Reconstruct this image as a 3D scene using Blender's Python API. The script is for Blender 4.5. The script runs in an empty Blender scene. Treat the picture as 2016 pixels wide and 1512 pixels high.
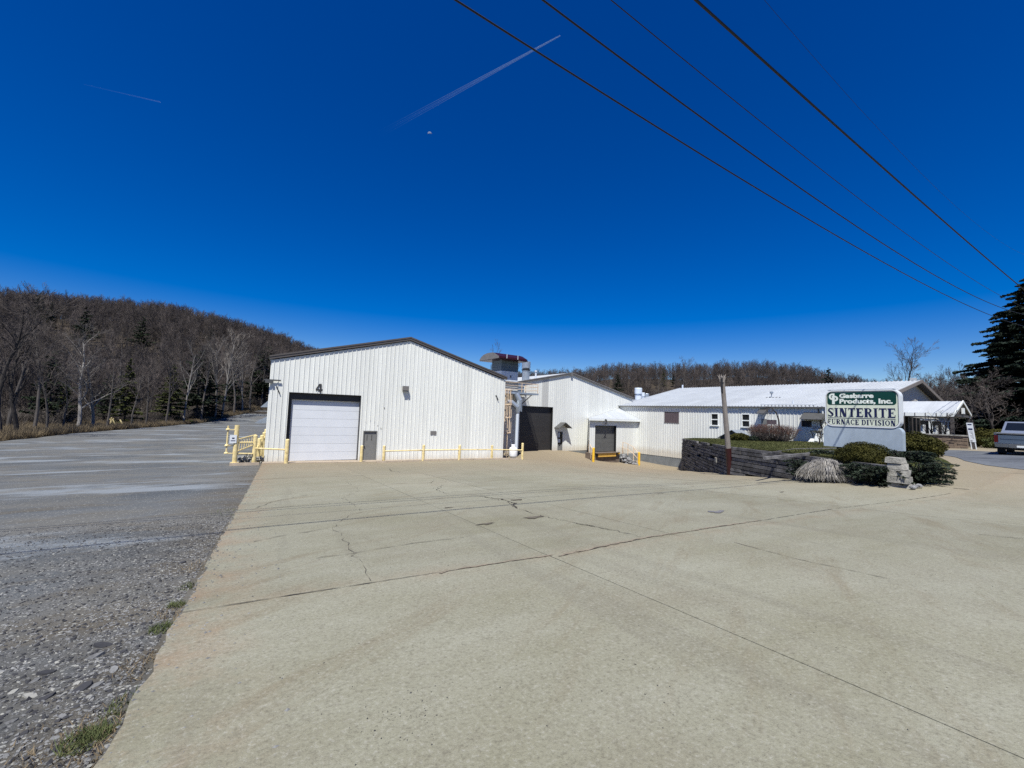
import bpy, math, random
import numpy as np
from mathutils import Vector, Matrix
SC = bpy.context.scene
COL = SC.collection
PI = math.pi
rad = math.radians

# ------------------------------------------------------------------ camera
F_PX, YAW = 824.0, rad(34.8)
ROLL = math.atan(.0346)
PITCH = math.atan((813.8 - 756) * math.cos(ROLL) / F_PX)
FW = Vector((math.sin(YAW) * math.cos(PITCH), math.cos(YAW) * math.cos(PITCH), math.sin(PITCH)))
R0 = Vector((math.cos(YAW), -math.sin(YAW), 0)); U0 = R0.cross(FW)
RT = R0 * math.cos(ROLL) + U0 * math.sin(ROLL)
UP = -R0 * math.sin(ROLL) + U0 * math.cos(ROLL)
EYE = Vector((0, 0, 1.6))
cam = bpy.data.cameras.new('camera'); camo = bpy.data.objects.new('camera', cam); COL.objects.link(camo)
m = Matrix((RT, UP, -FW)).transposed().to_4x4(); m.translation = EYE
camo.matrix_world = m
cam.sensor_width = 36; cam.lens = F_PX / 2016 * 36; cam.clip_start = .05; cam.clip_end = 30000
SC.camera = camo

# ------------------------------------------------------------------ light
SUN_TRAVEL = Vector((.77, .87, -2.03)).normalized()
SUN_ELEV = math.asin(-SUN_TRAVEL.z)
SUN_AZ = math.atan2(-SUN_TRAVEL.x, -SUN_TRAVEL.y)
w = bpy.data.worlds.new('World'); SC.world = w; w.use_nodes = True
nt = w.node_tree; nt.nodes.clear()
sky = nt.nodes.new('ShaderNodeTexSky'); sky.sky_type = 'NISHITA'; sky.sun_disc = False
sky.sun_elevation = SUN_ELEV; sky.sun_rotation = SUN_AZ
sky.altitude = 600; sky.air_density = 1.0; sky.dust_density = .1; sky.ozone_density = 3.0
hs = nt.nodes.new('ShaderNodeHueSaturation'); hs.inputs['Saturation'].default_value = 1.6; hs.inputs['Hue'].default_value = .521; hs.inputs['Value'].default_value = 1.36
bg = nt.nodes.new('ShaderNodeBackground'); bg.inputs['Strength'].default_value = .057
wo = nt.nodes.new('ShaderNodeOutputWorld')
nt.links.new(sky.outputs[0], hs.inputs['Color']); nt.links.new(hs.outputs[0], bg.inputs['Color'])
nt.links.new(bg.outputs[0], wo.inputs['Surface'])
sl = bpy.data.lights.new('sun', 'SUN'); sl.energy = 5.0; sl.angle = rad(.53); sl.color = (1, .98, .925)
so = bpy.data.objects.new('sun', sl); COL.objects.link(so)
so.rotation_euler = SUN_TRAVEL.to_track_quat('-Z', 'Y').to_euler()
so.location = (-20, -20, 50)
SC.view_settings.view_transform = 'Standard'; SC.view_settings.look = 'None'
SC.view_settings.exposure = .48; SC.view_settings.gamma = 1; SC.view_settings.use_curve_mapping = False
SC.render.engine = 'CYCLES'
SC.cycles.use_denoising = False
SC.cycles.max_bounces = 6; SC.cycles.transparent_max_bounces = 16

# ------------------------------------------------------------------ measuring helpers (survey of the place)
def ray(px, py):
    return (FW * F_PX + RT * (px - 1008) - UP * (py - 756)).normalized()
def aX(px, py, x): d = ray(px, py); return EYE + d * (x / d.x)
def aY(px, py, y): d = ray(px, py); return EYE + d * (y / d.y)
def aZ(px, py, z): d = ray(px, py); return EYE + d * ((z - 1.6) / d.z)
def aD(px, py, D): d = ray(px, py); return EYE + d * (D / d.dot(FW))
def aPl(px, py, A, B):
    d = ray(px, py); nx, ny = -(B[1] - A[1]), B[0] - A[0]
    return EYE + d * ((A[0] * nx + A[1] * ny) / (d.x * nx + d.y * ny))

# ------------------------------------------------------------------ ground heights
CP = np.array([(0,0,0),(-.4,2.9,-.19),(0,5,-.33),(4,4.6,-.38),(9.4,4.3,-.46),(20.6,3.3,-.57),(2.6,31.5,-2.15),(2.3,29.5,-2.02),
 (11,31.5,-2.3),(12.8,29.5,-2.12),(21.2,31.5,-2.48),(21,28.8,-2.22),(26.5,36.5,-2.47),(33.5,36.5,-2.5),(33.2,32,-3.3),(38,33,-3.75),(39.9,31,-3.75),
 (42.4,30,-3.75),(42.4,27,-3.74),(40,25.8,-3.70),(31,18.3,-2.42),(24.7,13,-1.55),(22.75,8.9,-1.07),(20.9,5.0,-.58),(30,5.2,0.05),
 (38.5,3.3,.22),(45,7.5,.08),(50,7,.12),(60,9,.15),(28,1,.1),(14,-2,-.1),(40,-3,.25),(6.2,27.8,-1.97),(5.2,16.9,-1.22),(10,11,-.93),
 (-20,30,-2.1),(-20,10,-.8),(-15,0,-.15),(0,-12,.25),(20,-15,.3),(-20,-15,.3),(60,-10,.4),(80,5,.4),(80,30,0),
 (-30,60,-2.6),(-13,70,-2.55),(-27,100,-2.9),(0,60,-2.6),(0,100,-2.9),(10,150,-3.1),(40,80,-3),(60,60,-2.6),(90,60,-2),(110,0,.3),(-60,0,-.6),
 (60,120,-3),(-60,60,-2.8),(-60,120,-3),(0,-60,.4),(60,-60,.4),(-60,-60,.3),(110,100,-2.5),(50,40,-2.6),(27,25,-2.7),(33,28,-3.2),(60,25,-1.2),
 (150,0,.3),(-150,0,-1),(0,180,-3.2),(150,150,-3),(-150,150,-3),(150,-150,.5),(-150,-150,0)], float)
def _phi(r2): return np.where(r2 > 0, r2 * np.log(np.maximum(r2, 1e-12)) * .5, 0)
_n = len(CP)
_A = np.zeros((_n + 3, _n + 3)); _d2 = ((CP[:, None, :2] - CP[None, :, :2]) ** 2).sum(-1)
_A[:_n, :_n] = _phi(_d2) + np.eye(_n) * 1.0
_A[:_n, _n] = 1; _A[:_n, _n + 1:] = CP[:, :2]; _A[_n:, :_n] = _A[:_n, _n:].T
_wt = np.linalg.solve(_A, np.r_[CP[:, 2], 0, 0, 0])
def sstep(a, b, x): t = np.clip((x - a) / (b - a), 0, 1); return t * t * (3 - 2 * t)
HAZ = [-180, -90, -40, -16.6, -10, -5, -.8, 5, 9.3, 15, 25, 35, 44.6, 48, 57, 66, 69, 73, 80, 90, 130, 180]
HTN = [.05, .12, .14, .158, .170, .177, .168, .151, .124, .10, .09, .085, .097, .108, .108, .104, .096, .074, .05, .045, .04, .05]
def terr(x, y):
    x = np.asarray(x, float); y = np.asarray(y, float); sh = x.shape
    x = x.ravel(); y = y.ravel(); out = np.empty(len(x))
    for i in range(0, len(x), 20000):
        a, b = x[i:i + 20000], y[i:i + 20000]
        d2 = (a[:, None] - CP[None, :, 0]) ** 2 + (b[:, None] - CP[None, :, 1]) ** 2
        out[i:i + 20000] = _phi(d2) @ _wt[:_n] + _wt[_n] + a * _wt[_n + 1] + b * _wt[_n + 2]
    r = np.hypot(x, y); az = np.degrees(np.arctan2(x, y))
    tn = np.interp(az, HAZ, HTN)
    left = az < 22
    R = np.where(left, 330, 360); r0 = np.where(left, 115, 190)
    hz = np.maximum(tn * R + 1.6 - np.where(left, 13, 7) + 3, 3)
    hill = hz * sstep(0, 1, np.clip((r - r0) / (R - r0), 0, 1) ) * (1 - .5 * sstep(R, 900, r))
    far = np.where((az > 60) & (az < 180), -1.0, -3.0)
    wg = sstep(110, 175, r)
    return ((1 - wg) * out + wg * far + hill).reshape(sh)
def H(x, y): return float(terr(np.array([x]), np.array([y]))[0])
def G(px, py):
    d = ray(px, py); t = 0.0; P = EYE.copy()
    z = -1.0
    for k in range(40):
        t = (z - 1.6) / d.z; P = EYE + d * t; z = .5 * z + .5 * H(P.x, P.y)
    return Vector((P.x, P.y, H(P.x, P.y)))

# ------------------------------------------------------------------ mesh builder
def V(*a): return Vector(a)
ORG = {}
def wl(o):
    q = o
    while q.parent is not None: q = q.parent
    if q.name in ORG: return Vector(ORG[q.name])
    p = Vector((0, 0, 0))
    while o is not None: p = p + Vector(o.location); o = o.parent
    return p
class MB:
    def __init__(s): s.v = []; s.f = []
    def add(s, vs, fs):
        n = len(s.v); s.v.extend([tuple(q) for q in vs]); s.f.extend([tuple(i + n for i in f) for f in fs]); return s
    def quad(s, a, b, c, d): return s.add([a, b, c, d], [(0, 1, 2, 3)])
    def tri(s, a, b, c): return s.add([a, b, c], [(0, 1, 2)])
    def hexa(s, lo, hi):
        return s.add(list(lo) + list(hi), [(3, 2, 1, 0), (4, 5, 6, 7), (0, 1, 5, 4), (1, 2, 6, 5), (2, 3, 7, 6), (3, 0, 4, 7)])
    def box(s, x0, x1, y0, y1, z0, z1):
        return s.hexa([(x0, y0, z0), (x1, y0, z0), (x1, y1, z0), (x0, y1, z0)], [(x0, y0, z1), (x1, y0, z1), (x1, y1, z1), (x0, y1, z1)])
    def obox(s, c, ax, ay, az):
        c, ax, ay, az = Vector(c), Vector(ax), Vector(ay), Vector(az)
        return s.hexa([c - ax - ay - az, c + ax - ay - az, c + ax + ay - az, c - ax + ay - az], [c - ax - ay + az, c + ax - ay + az, c + ax + ay + az, c - ax + ay + az])
    def beam(s, a, b, w, h, up=None):
        a, b = Vector(a), Vector(b); d = b - a; L = d.length; d.normalize()
        up = Vector(up) if up else Vector((0, 0, 1))
        if abs(d.dot(up)) > .98: up = Vector((0, 1, 0))
        sd = d.cross(up).normalized(); u = sd.cross(d).normalized()
        return s.obox((a + b) / 2, d * L / 2, sd * w / 2, u * h / 2)
    def tube(s, pts, rs, n=6, caps=True, close=False):
        pts = [Vector(p) for p in pts]
        if not hasattr(rs, '__len__'): rs = [rs] * len(pts)
        base = len(s.v); pu = None
        for i, p in enumerate(pts):
            d = (pts[min(i + 1, len(pts) - 1)] - pts[max(i - 1, 0)])
            if d.length < 1e-9: d = Vector((0, 0, 1))
            d.normalize()
            if pu is None:
                pu = Vector((1, 0, 0)) if abs(d.x) < .8 else Vector((0, 1, 0))
            a = (pu - d * pu.dot(d)); a.normalize(); b = d.cross(a); pu = a
            for k in range(n):
                t = 2 * PI * k / n; q = p + (a * math.cos(t) + b * math.sin(t)) * rs[i]; s.v.append((q.x, q.y, q.z))
        for i in range(len(pts) - 1):
            for k in range(n):
                k2 = (k + 1) % n; A = base + i * n
                s.f.append((A + k, A + k2, A + n + k2, A + n + k))
        if caps:
            s.f.append(tuple(base + k for k in range(n))[::-1]); e = base + (len(pts) - 1) * n; s.f.append(tuple(e + k for k in range(n)))
        return s
    def cyl(s, a, b, r0, r1=None, n=12): return s.tube([a, b], [r0, r0 if r1 is None else r1], n)
    def prism(s, poly, d):
        d = Vector(d); n = len(poly); poly = [Vector(p) for p in poly]
        vs = poly + [p + d for p in poly]
        return s.add(vs, [tuple(range(n))[::-1], tuple(range(n, 2 * n))] + [(i, (i + 1) % n, n + (i + 1) % n, n + i) for i in range(n)])
    def lathe(s, c, prof, n=16):
        c = Vector(c); base = len(s.v)
        for r, z in prof:
            for k in range(n):
                t = 2 * PI * k / n; s.v.append((c.x + r * math.cos(t), c.y + r * math.sin(t), c.z + z))
        for i in range(len(prof) - 1):
            for k in range(n):
                k2 = (k + 1) % n; A = base + i * n; s.f.append((A + k, A + k2, A + n + k2, A + n + k))
        s.f.append(tuple(base + k for k in range(n))[::-1]); e = base + (len(prof) - 1) * n; s.f.append(tuple(e + k for k in range(n)))
        return s
    def mesh(s, name, mat, org=(0, 0, 0), smooth=False):
        me = bpy.data.meshes.new(name); o = np.array(org, float)
        vv = np.array(s.v, float).reshape(-1, 3) - o
        me.from_pydata(vv.tolist(), [], s.f)
        if mat: me.materials.append(mat)
        me.polygons.foreach_set('use_smooth', [bool(smooth)] * len(me.polygons))
        me.update(); return me
    def build(s, name, mat, parent=None, loc=None, smooth=False):
        org = wl(parent) if parent is not None else Vector(loc if loc is not None else (0, 0, 0))
        o = bpy.data.objects.new(name, s.mesh(name, mat, org, smooth)); COL.objects.link(o)
        if parent is not None: o.parent = parent
        else: o.location = org
        return o
def npmesh(name, verts, faces, mat, smooth=False):
    verts = np.asarray(verts, np.float32); faces = np.asarray(faces, np.int32)
    me = bpy.data.meshes.new(name); k = faces.shape[1]
    me.vertices.add(len(verts)); me.vertices.foreach_set('co', verts.ravel())
    me.loops.add(faces.size); me.loops.foreach_set('vertex_index', faces.ravel())
    me.polygons.add(len(faces)); me.polygons.foreach_set('loop_start', np.arange(0, faces.size, k, dtype=np.int32))
    me.polygons.foreach_set('loop_total', np.full(len(faces), k, np.int32))
    me.polygons.foreach_set('use_smooth', np.full(len(faces), bool(smooth)))
    me.materials.append(mat); me.update(calc_edges=True); me.validate(); return me
def link(name, me, parent=None, loc=(0, 0, 0)):
    o = bpy.data.objects.new(name, me); COL.objects.link(o); o.location = loc
    if parent is not None: o.parent = parent
    return o
def tag(o, label=None, cat=None, group=None, kind=None):
    if label: o['label'] = label
    if cat: o['category'] = cat
    if group: o['group'] = group
    if kind: o['kind'] = kind
    return o
def thing(name, label, cat, loc, group=None):
    o = bpy.data.objects.new(name, None); COL.objects.link(o); o.location = loc; o.empty_display_size = .3
    return tag(o, label, cat, group)
TH = rad(5.75); CU = (math.cos(TH), -math.sin(TH)); CVv = (math.sin(TH), math.cos(TH))
def uv2xy(u, v): return u * CU[0] + v * CVv[0], u * CU[1] + v * CVv[1]
def xy2uv(x, y): return x * CU[0] + y * CU[1], x * CVv[0] + y * CVv[1]
def aV(px, py, v):          # point on the plane v = const of the yard's own square grid, in grid coordinates
    d = ray(px, py); P = EYE + d * (v / (d.x * CVv[0] + d.y * CVv[1])); u_, v_ = xy2uv(P.x, P.y); return Vector((u_, v_, P.z))
def Hf(u, v): return H(*uv2xy(u, v))
def thingF(name, label, cat, uvz, group=None):
    x, y = uv2xy(uvz[0], uvz[1]); o = thing(name, label, cat, (x, y, uvz[2]), group); o.rotation_euler = (0, 0, -TH); ORG[o.name] = tuple(uvz); return o
def dup(root, loc, label=None):
    def cp(o, par):
        c = o.copy(); COL.objects.link(c); c.parent = par
        for ch in o.children: cp(ch, c)
        return c
    kids = list(root.children); r = root.copy(); COL.objects.link(r); r.location = loc
    if label: r['label'] = label
    for k in kids: cp(k, r)
    return r

# ------------------------------------------------------------------ materials
def _new(name):
    mt = bpy.data.materials.new(name); mt.use_nodes = True
    n = mt.node_tree; b = n.nodes['Principled BSDF']; return mt, n, b
def _noise(n, vec, scale, detail=4, rough=.6):
    t = n.nodes.new('ShaderNodeTexNoise'); t.inputs['Scale'].default_value = scale; t.inputs['Detail'].default_value = detail
    t.inputs['Roughness'].default_value = rough; n.links.new(vec, t.inputs['Vector']); return t.outputs['Fac']
def _map(n, vec, sc=(1, 1, 1), rot=(0, 0, 0)):
    t = n.nodes.new('ShaderNodeMapping'); t.inputs['Scale'].default_value = sc; t.inputs['Rotation'].default_value = rot
    n.links.new(vec, t.inputs['Vector']); return t.outputs[0]
def _mr(n, val, a, b, c=0, d=1):
    t = n.nodes.new('ShaderNodeMapRange'); t.inputs[1].default_value = a; t.inputs[2].default_value = b
    t.inputs[3].default_value = c; t.inputs[4].default_value = d; n.links.new(val, t.inputs[0]); return t.outputs[0]
def _math(n, op, a, b=None):
    t = n.nodes.new('ShaderNodeMath'); t.operation = op
    for i, q in enumerate((a, b)):
        if q is None: continue
        if isinstance(q, (int, float)): t.inputs[i].default_value = q
        else: n.links.new(q, t.inputs[i])
    return t.outputs[0]
def _mix(n, fac, a, b):
    t = n.nodes.new('ShaderNodeMix'); t.data_type = 'RGBA'
    for i, q in ((0, fac), (6, a), (7, b)):
        if isinstance(q, (int, float)): t.inputs[i].default_value = q
        elif isinstance(q, tuple): t.inputs[i].default_value = (*q, 1)
        else: n.links.new(q, t.inputs[i])
    return t.outputs[2]
def _bump(n, b, h, dist, st=1.0):
    t = n.nodes.new('ShaderNodeBump'); t.inputs['Distance'].default_value = dist; t.inputs['Strength'].default_value = st
    n.links.new(h, t.inputs['Height']); n.links.new(t.outputs[0], b.inputs['Normal'])
def _pos(n): return n.nodes.new('ShaderNodeNewGeometry').outputs['Position']
def _obj(n): return n.nodes.new('ShaderNodeTexCoord').outputs['Object']
def mat(name, c, rough=.7, metal=0, amp=.15, sc=3, fine=40, bump=.0, world=False, rnd=0, c2=None, spec=.4, mapping=None, rust=0):
    mt, n, b = _new(name)
    v = _pos(n) if world else _obj(n)
    if mapping: v = _map(n, v, mapping)
    f1 = _noise(n, v, sc, 5); f2 = _noise(n, v, fine, 3)
    k = _math(n, 'ADD', _math(n, 'MULTIPLY', _mr(n, f1, .3, .7), .7), _math(n, 'MULTIPLY', _mr(n, f2, .3, .7), .3))
    lo = tuple(x * (1 - amp) for x in c); hi = tuple(min(1, x * (1 + amp)) for x in (c2 or c))
    col = _mix(n, k, lo, hi)
    if rnd:
        oi = n.nodes.new('ShaderNodeObjectInfo'); br = n.nodes.new('ShaderNodeHueSaturation')
        n.links.new(_mr(n, oi.outputs['Random'], 0, 1, 1 - rnd, 1 + rnd), br.inputs['Value']); n.links.new(col, br.inputs['Color']); col = br.outputs[0]
    if rust: col = _mix(n, _mr(n, _noise(n, _pos(n), 5.5, 6, .75), .70 - rust, .80 - rust, 0, .85), col, (.13, .07, .035))
    n.links.new(col, b.inputs['Base Color'])
    b.inputs['Roughness'].default_value = rough; b.inputs['Metallic'].default_value = metal; b.inputs['Specular IOR Level'].default_value = spec
    if bump: _bump(n, b, f2, bump)
    return mt

def siding_mat(name, c, dirt=(.45, .38, .28), base_z=-2.2):
    mt, n, b = _new(name); v = _pos(n)
    st = _noise(n, _map(n, v, (1.6, 1.6, .12)), 2.2, 5, .65)
    f2 = _noise(n, v, 9, 4)
    col = _mix(n, _mr(n, st, .38, .78, 0, .38), c, tuple(x * .70 for x in c))
    col = _mix(n, _mr(n, f2, .55, .8, 0, .18), col, tuple(x * .7 for x in c))
    sep = n.nodes.new('ShaderNodeSeparateXYZ'); n.links.new(v, sep.inputs[0])
    low = _mr(n, _math(n, 'ADD', sep.outputs[2], _math(n, 'MULTIPLY', st, -.8)), base_z - .50, base_z + .05, .5, 0)
    col = _mix(n, low, col, dirt)
    rust = _mr(n, _noise(n, _map(n, v, (2.5, 2.5, .35)), 3.1, 6, .7), .70, .78, 0, .35)
    col = _mix(n, rust, col, (.36, .22, .12))
    oi = n.nodes.new('ShaderNodeObjectInfo'); br = n.nodes.new('ShaderNodeHueSaturation')
    n.links.new(_mr(n, oi.outputs['Random'], 0, 1, .93, 1.03), br.inputs['Value']); n.links.new(col, br.inputs['Color'])
    n.links.new(br.outputs[0], b.inputs['Base Color']); b.inputs['Roughness'].default_value = .45; b.inputs['Specular IOR Level'].default_value = .3
    _bump(n, b, _noise(n, _map(n, v, (1, 1, .4)), 2.5, 2), .012)
    return mt
WHITE = siding_mat('white_siding', (.71, .715, .665))
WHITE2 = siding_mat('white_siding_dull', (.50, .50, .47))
WROOF = mat('white_roof_metal', (.42, .44, .45), .45, amp=.1, sc=.6, fine=6, world=True, rnd=.05)
TRIM = mat('brown_grey_trim', (.085, .074, .066), .45, amp=.15, sc=2)
TRIM2 = mat('grey_trim', (.16, .15, .14), .5, amp=.15, sc=2)
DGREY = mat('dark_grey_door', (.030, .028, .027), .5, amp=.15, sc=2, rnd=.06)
GREYD = mat('grey_door', (.10, .10, .095), .5, amp=.1, sc=2, rnd=.05)
DOORW = mat('white_door', (.60, .62, .64), .4, amp=.05, sc=1.5, rnd=.03)
STEELD = mat('grey_steel_door', (.17, .17, .16), .5, amp=.1)
BLACK = mat('black', (.012, .012, .013), .6, amp=.2)
NUMB = mat('number_paint', (.03, .03, .032), .6, amp=.1)
YEL = mat('faded_yellow_paint', (.66, .50, .19), .6, amp=.2, sc=4, fine=18, c2=(.74, .62, .33), rust=.13)
YELB = mat('bright_yellow_paint', (.74, .45, .03), .6, amp=.2, sc=4, fine=18, rust=.12)
ORNG = mat('yellow_orange_bumper', (.62, .36, .07), .6, amp=.2, sc=3)
RAIL = mat('cream_rust_paint', (.62, .42, .27), .6, amp=.25, sc=5, c2=(.7, .58, .42))
GALV = mat('galvanised', (.36, .40, .44), .4, .5, amp=.12, sc=3)
TOWERG = mat('tower_grey', (.10, .13, .15), .5, amp=.12, sc=2)
MAROON = mat('maroon_metal', (.026, .004, .005), .4, amp=.15, sc=2)
PIPEW = mat('white_pipe', (.55, .60, .66), .4, amp=.08)
TANKW = mat('tank_white', (.8, .8, .8), .35, amp=.04)
GLASS = mat('dark_glass', (.010, .012, .014), .08, amp=.1, spec=.6)
VINYL = mat('white_frame', (.78, .80, .76), .4, amp=.05)
LOUV = mat('brown_louver', (.10, .075, .08), .5, amp=.2, sc=4, mapping=(1, 3, .3))
FOUND = mat('foundation_concrete', (.17, .18, .18), .9, amp=.3, sc=1.3, fine=12, bump=.01, world=True)
DOCKC = mat('dock_concrete', (.14, .11, .085), .9, amp=.35, sc=1.6, fine=14, bump=.01, world=True)
CURB = mat('curb_concrete', (.33, .27, .20), .9, amp=.25, sc=3, fine=20, bump=.01, world=True)
AWN = mat('awning_metal', (.075, .075, .072), .45, amp=.15, sc=3)
LAPS = mat('tan_lap_siding', (.50, .475, .42), .6, amp=.06, sc=2, rnd=.04)
STONE = mat('stone_veneer', (.16, .12, .085), .9, amp=.35, sc=2.5, fine=15, world=True, rnd=.3)
TIMB = mat('weathered_timber', (.030, .029, .028), .9, amp=.5, sc=2.5, fine=30, bump=.012, world=True, rnd=.5, c2=(.125, .12, .118))
POLEW = mat('weathered_pole', (.23, .205, .18), .9, amp=.3, sc=5, fine=40, bump=.01, mapping=(4, 4, .3))
POLER = mat('dark_red_sleeve', (.030, .006, .006), .5, amp=.3, sc=3)
ROCK = mat('rock', (.13, .13, .13), .9, amp=.5, sc=4, fine=20, bump=.02, rnd=.3, c2=(.2, .2, .2))
LIME = mat('pale_stone', (.25, .24, .21), .9, amp=.5, sc=4, fine=20, bump=.02, rnd=.15)
WIRE = mat('wire_black', (.015, .014, .014), .5, amp=.1)
SIGNC = mat('sign_cream', (.63, .67, .53), .35, amp=.10, sc=1.6, fine=9)
SIGNF = mat('sign_frame_white', (.68, .70, .70), .35, amp=.08, sc=2)
SIGNG = mat('sign_green', (.004, .045, .032), .35, amp=.08, sc=2)
SIGNB = mat('sign_navy', (.010, .014, .06), .4, amp=.35, sc=4)
SKIRT = mat('sign_skirt_metal', (.35, .41, .46), .45, amp=.18, sc=1.2, fine=8, mapping=(1, 1, .5))
LETW = mat('letter_white', (.72, .76, .68), .35, amp=.05)
BARK = mat('grey_bark', (.085, .075, .066), .95, amp=.35, sc=4, fine=30, rnd=.25)
BARKP = mat('pale_bark', (.21, .195, .175), .95, amp=.45, sc=3, fine=25, rnd=.15)
BARKD = mat('dark_bark', (.035, .030, .027), .95, amp=.35, sc=4, fine=30)
TWIG = mat('twig_brown', (.075, .062, .054), .95, amp=.3, sc=.5, rnd=.35)
TWIGP = mat('twig_pale', (.13, .115, .10), .95, amp=.3, sc=.5, rnd=.25)
TWIGR = mat('twig_red', (.10, .045, .030), .95, amp=.3, sc=2, rnd=.1)
def leafmat(name, c, c2, sc=1.5, rnd=.12, rough=.75):
    return mat(name, c, rough, amp=.35, sc=sc, fine=25, rnd=rnd, c2=c2, spec=.2)
SPRUCE = leafmat('spruce_needles', (.005, .011, .006), (.011, .020, .012))
PINE = leafmat('pine_needles', (.007, .014, .007), (.018, .026, .012))
YEW = leafmat('yew_leaves', (.026, .032, .005), (.062, .056, .009), 1.2)
JUNI = leafmat('juniper_leaves', (.012, .022, .013), (.035, .048, .030), 2)
PALE = leafmat('pale_weeping_stems', (.15, .14, .125), (.34, .32, .29), 4)
DRYG = leafmat('dry_grass', (.11, .080, .045), (.23, .18, .11), .25)
BRUSH = leafmat('brush_twigs', (.055, .046, .040), (.10, .085, .070), .3)
BRUSHG = leafmat('brush_green', (.035, .042, .012), (.06, .07, .02), .3)
WEED = leafmat('weed_green', (.035, .060, .015), (.10, .11, .045), 2)
LAWNB = leafmat('lawn_blades', (.034, .045, .012), (.075, .078, .026), .6)

# ================================================================== GROUND

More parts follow.
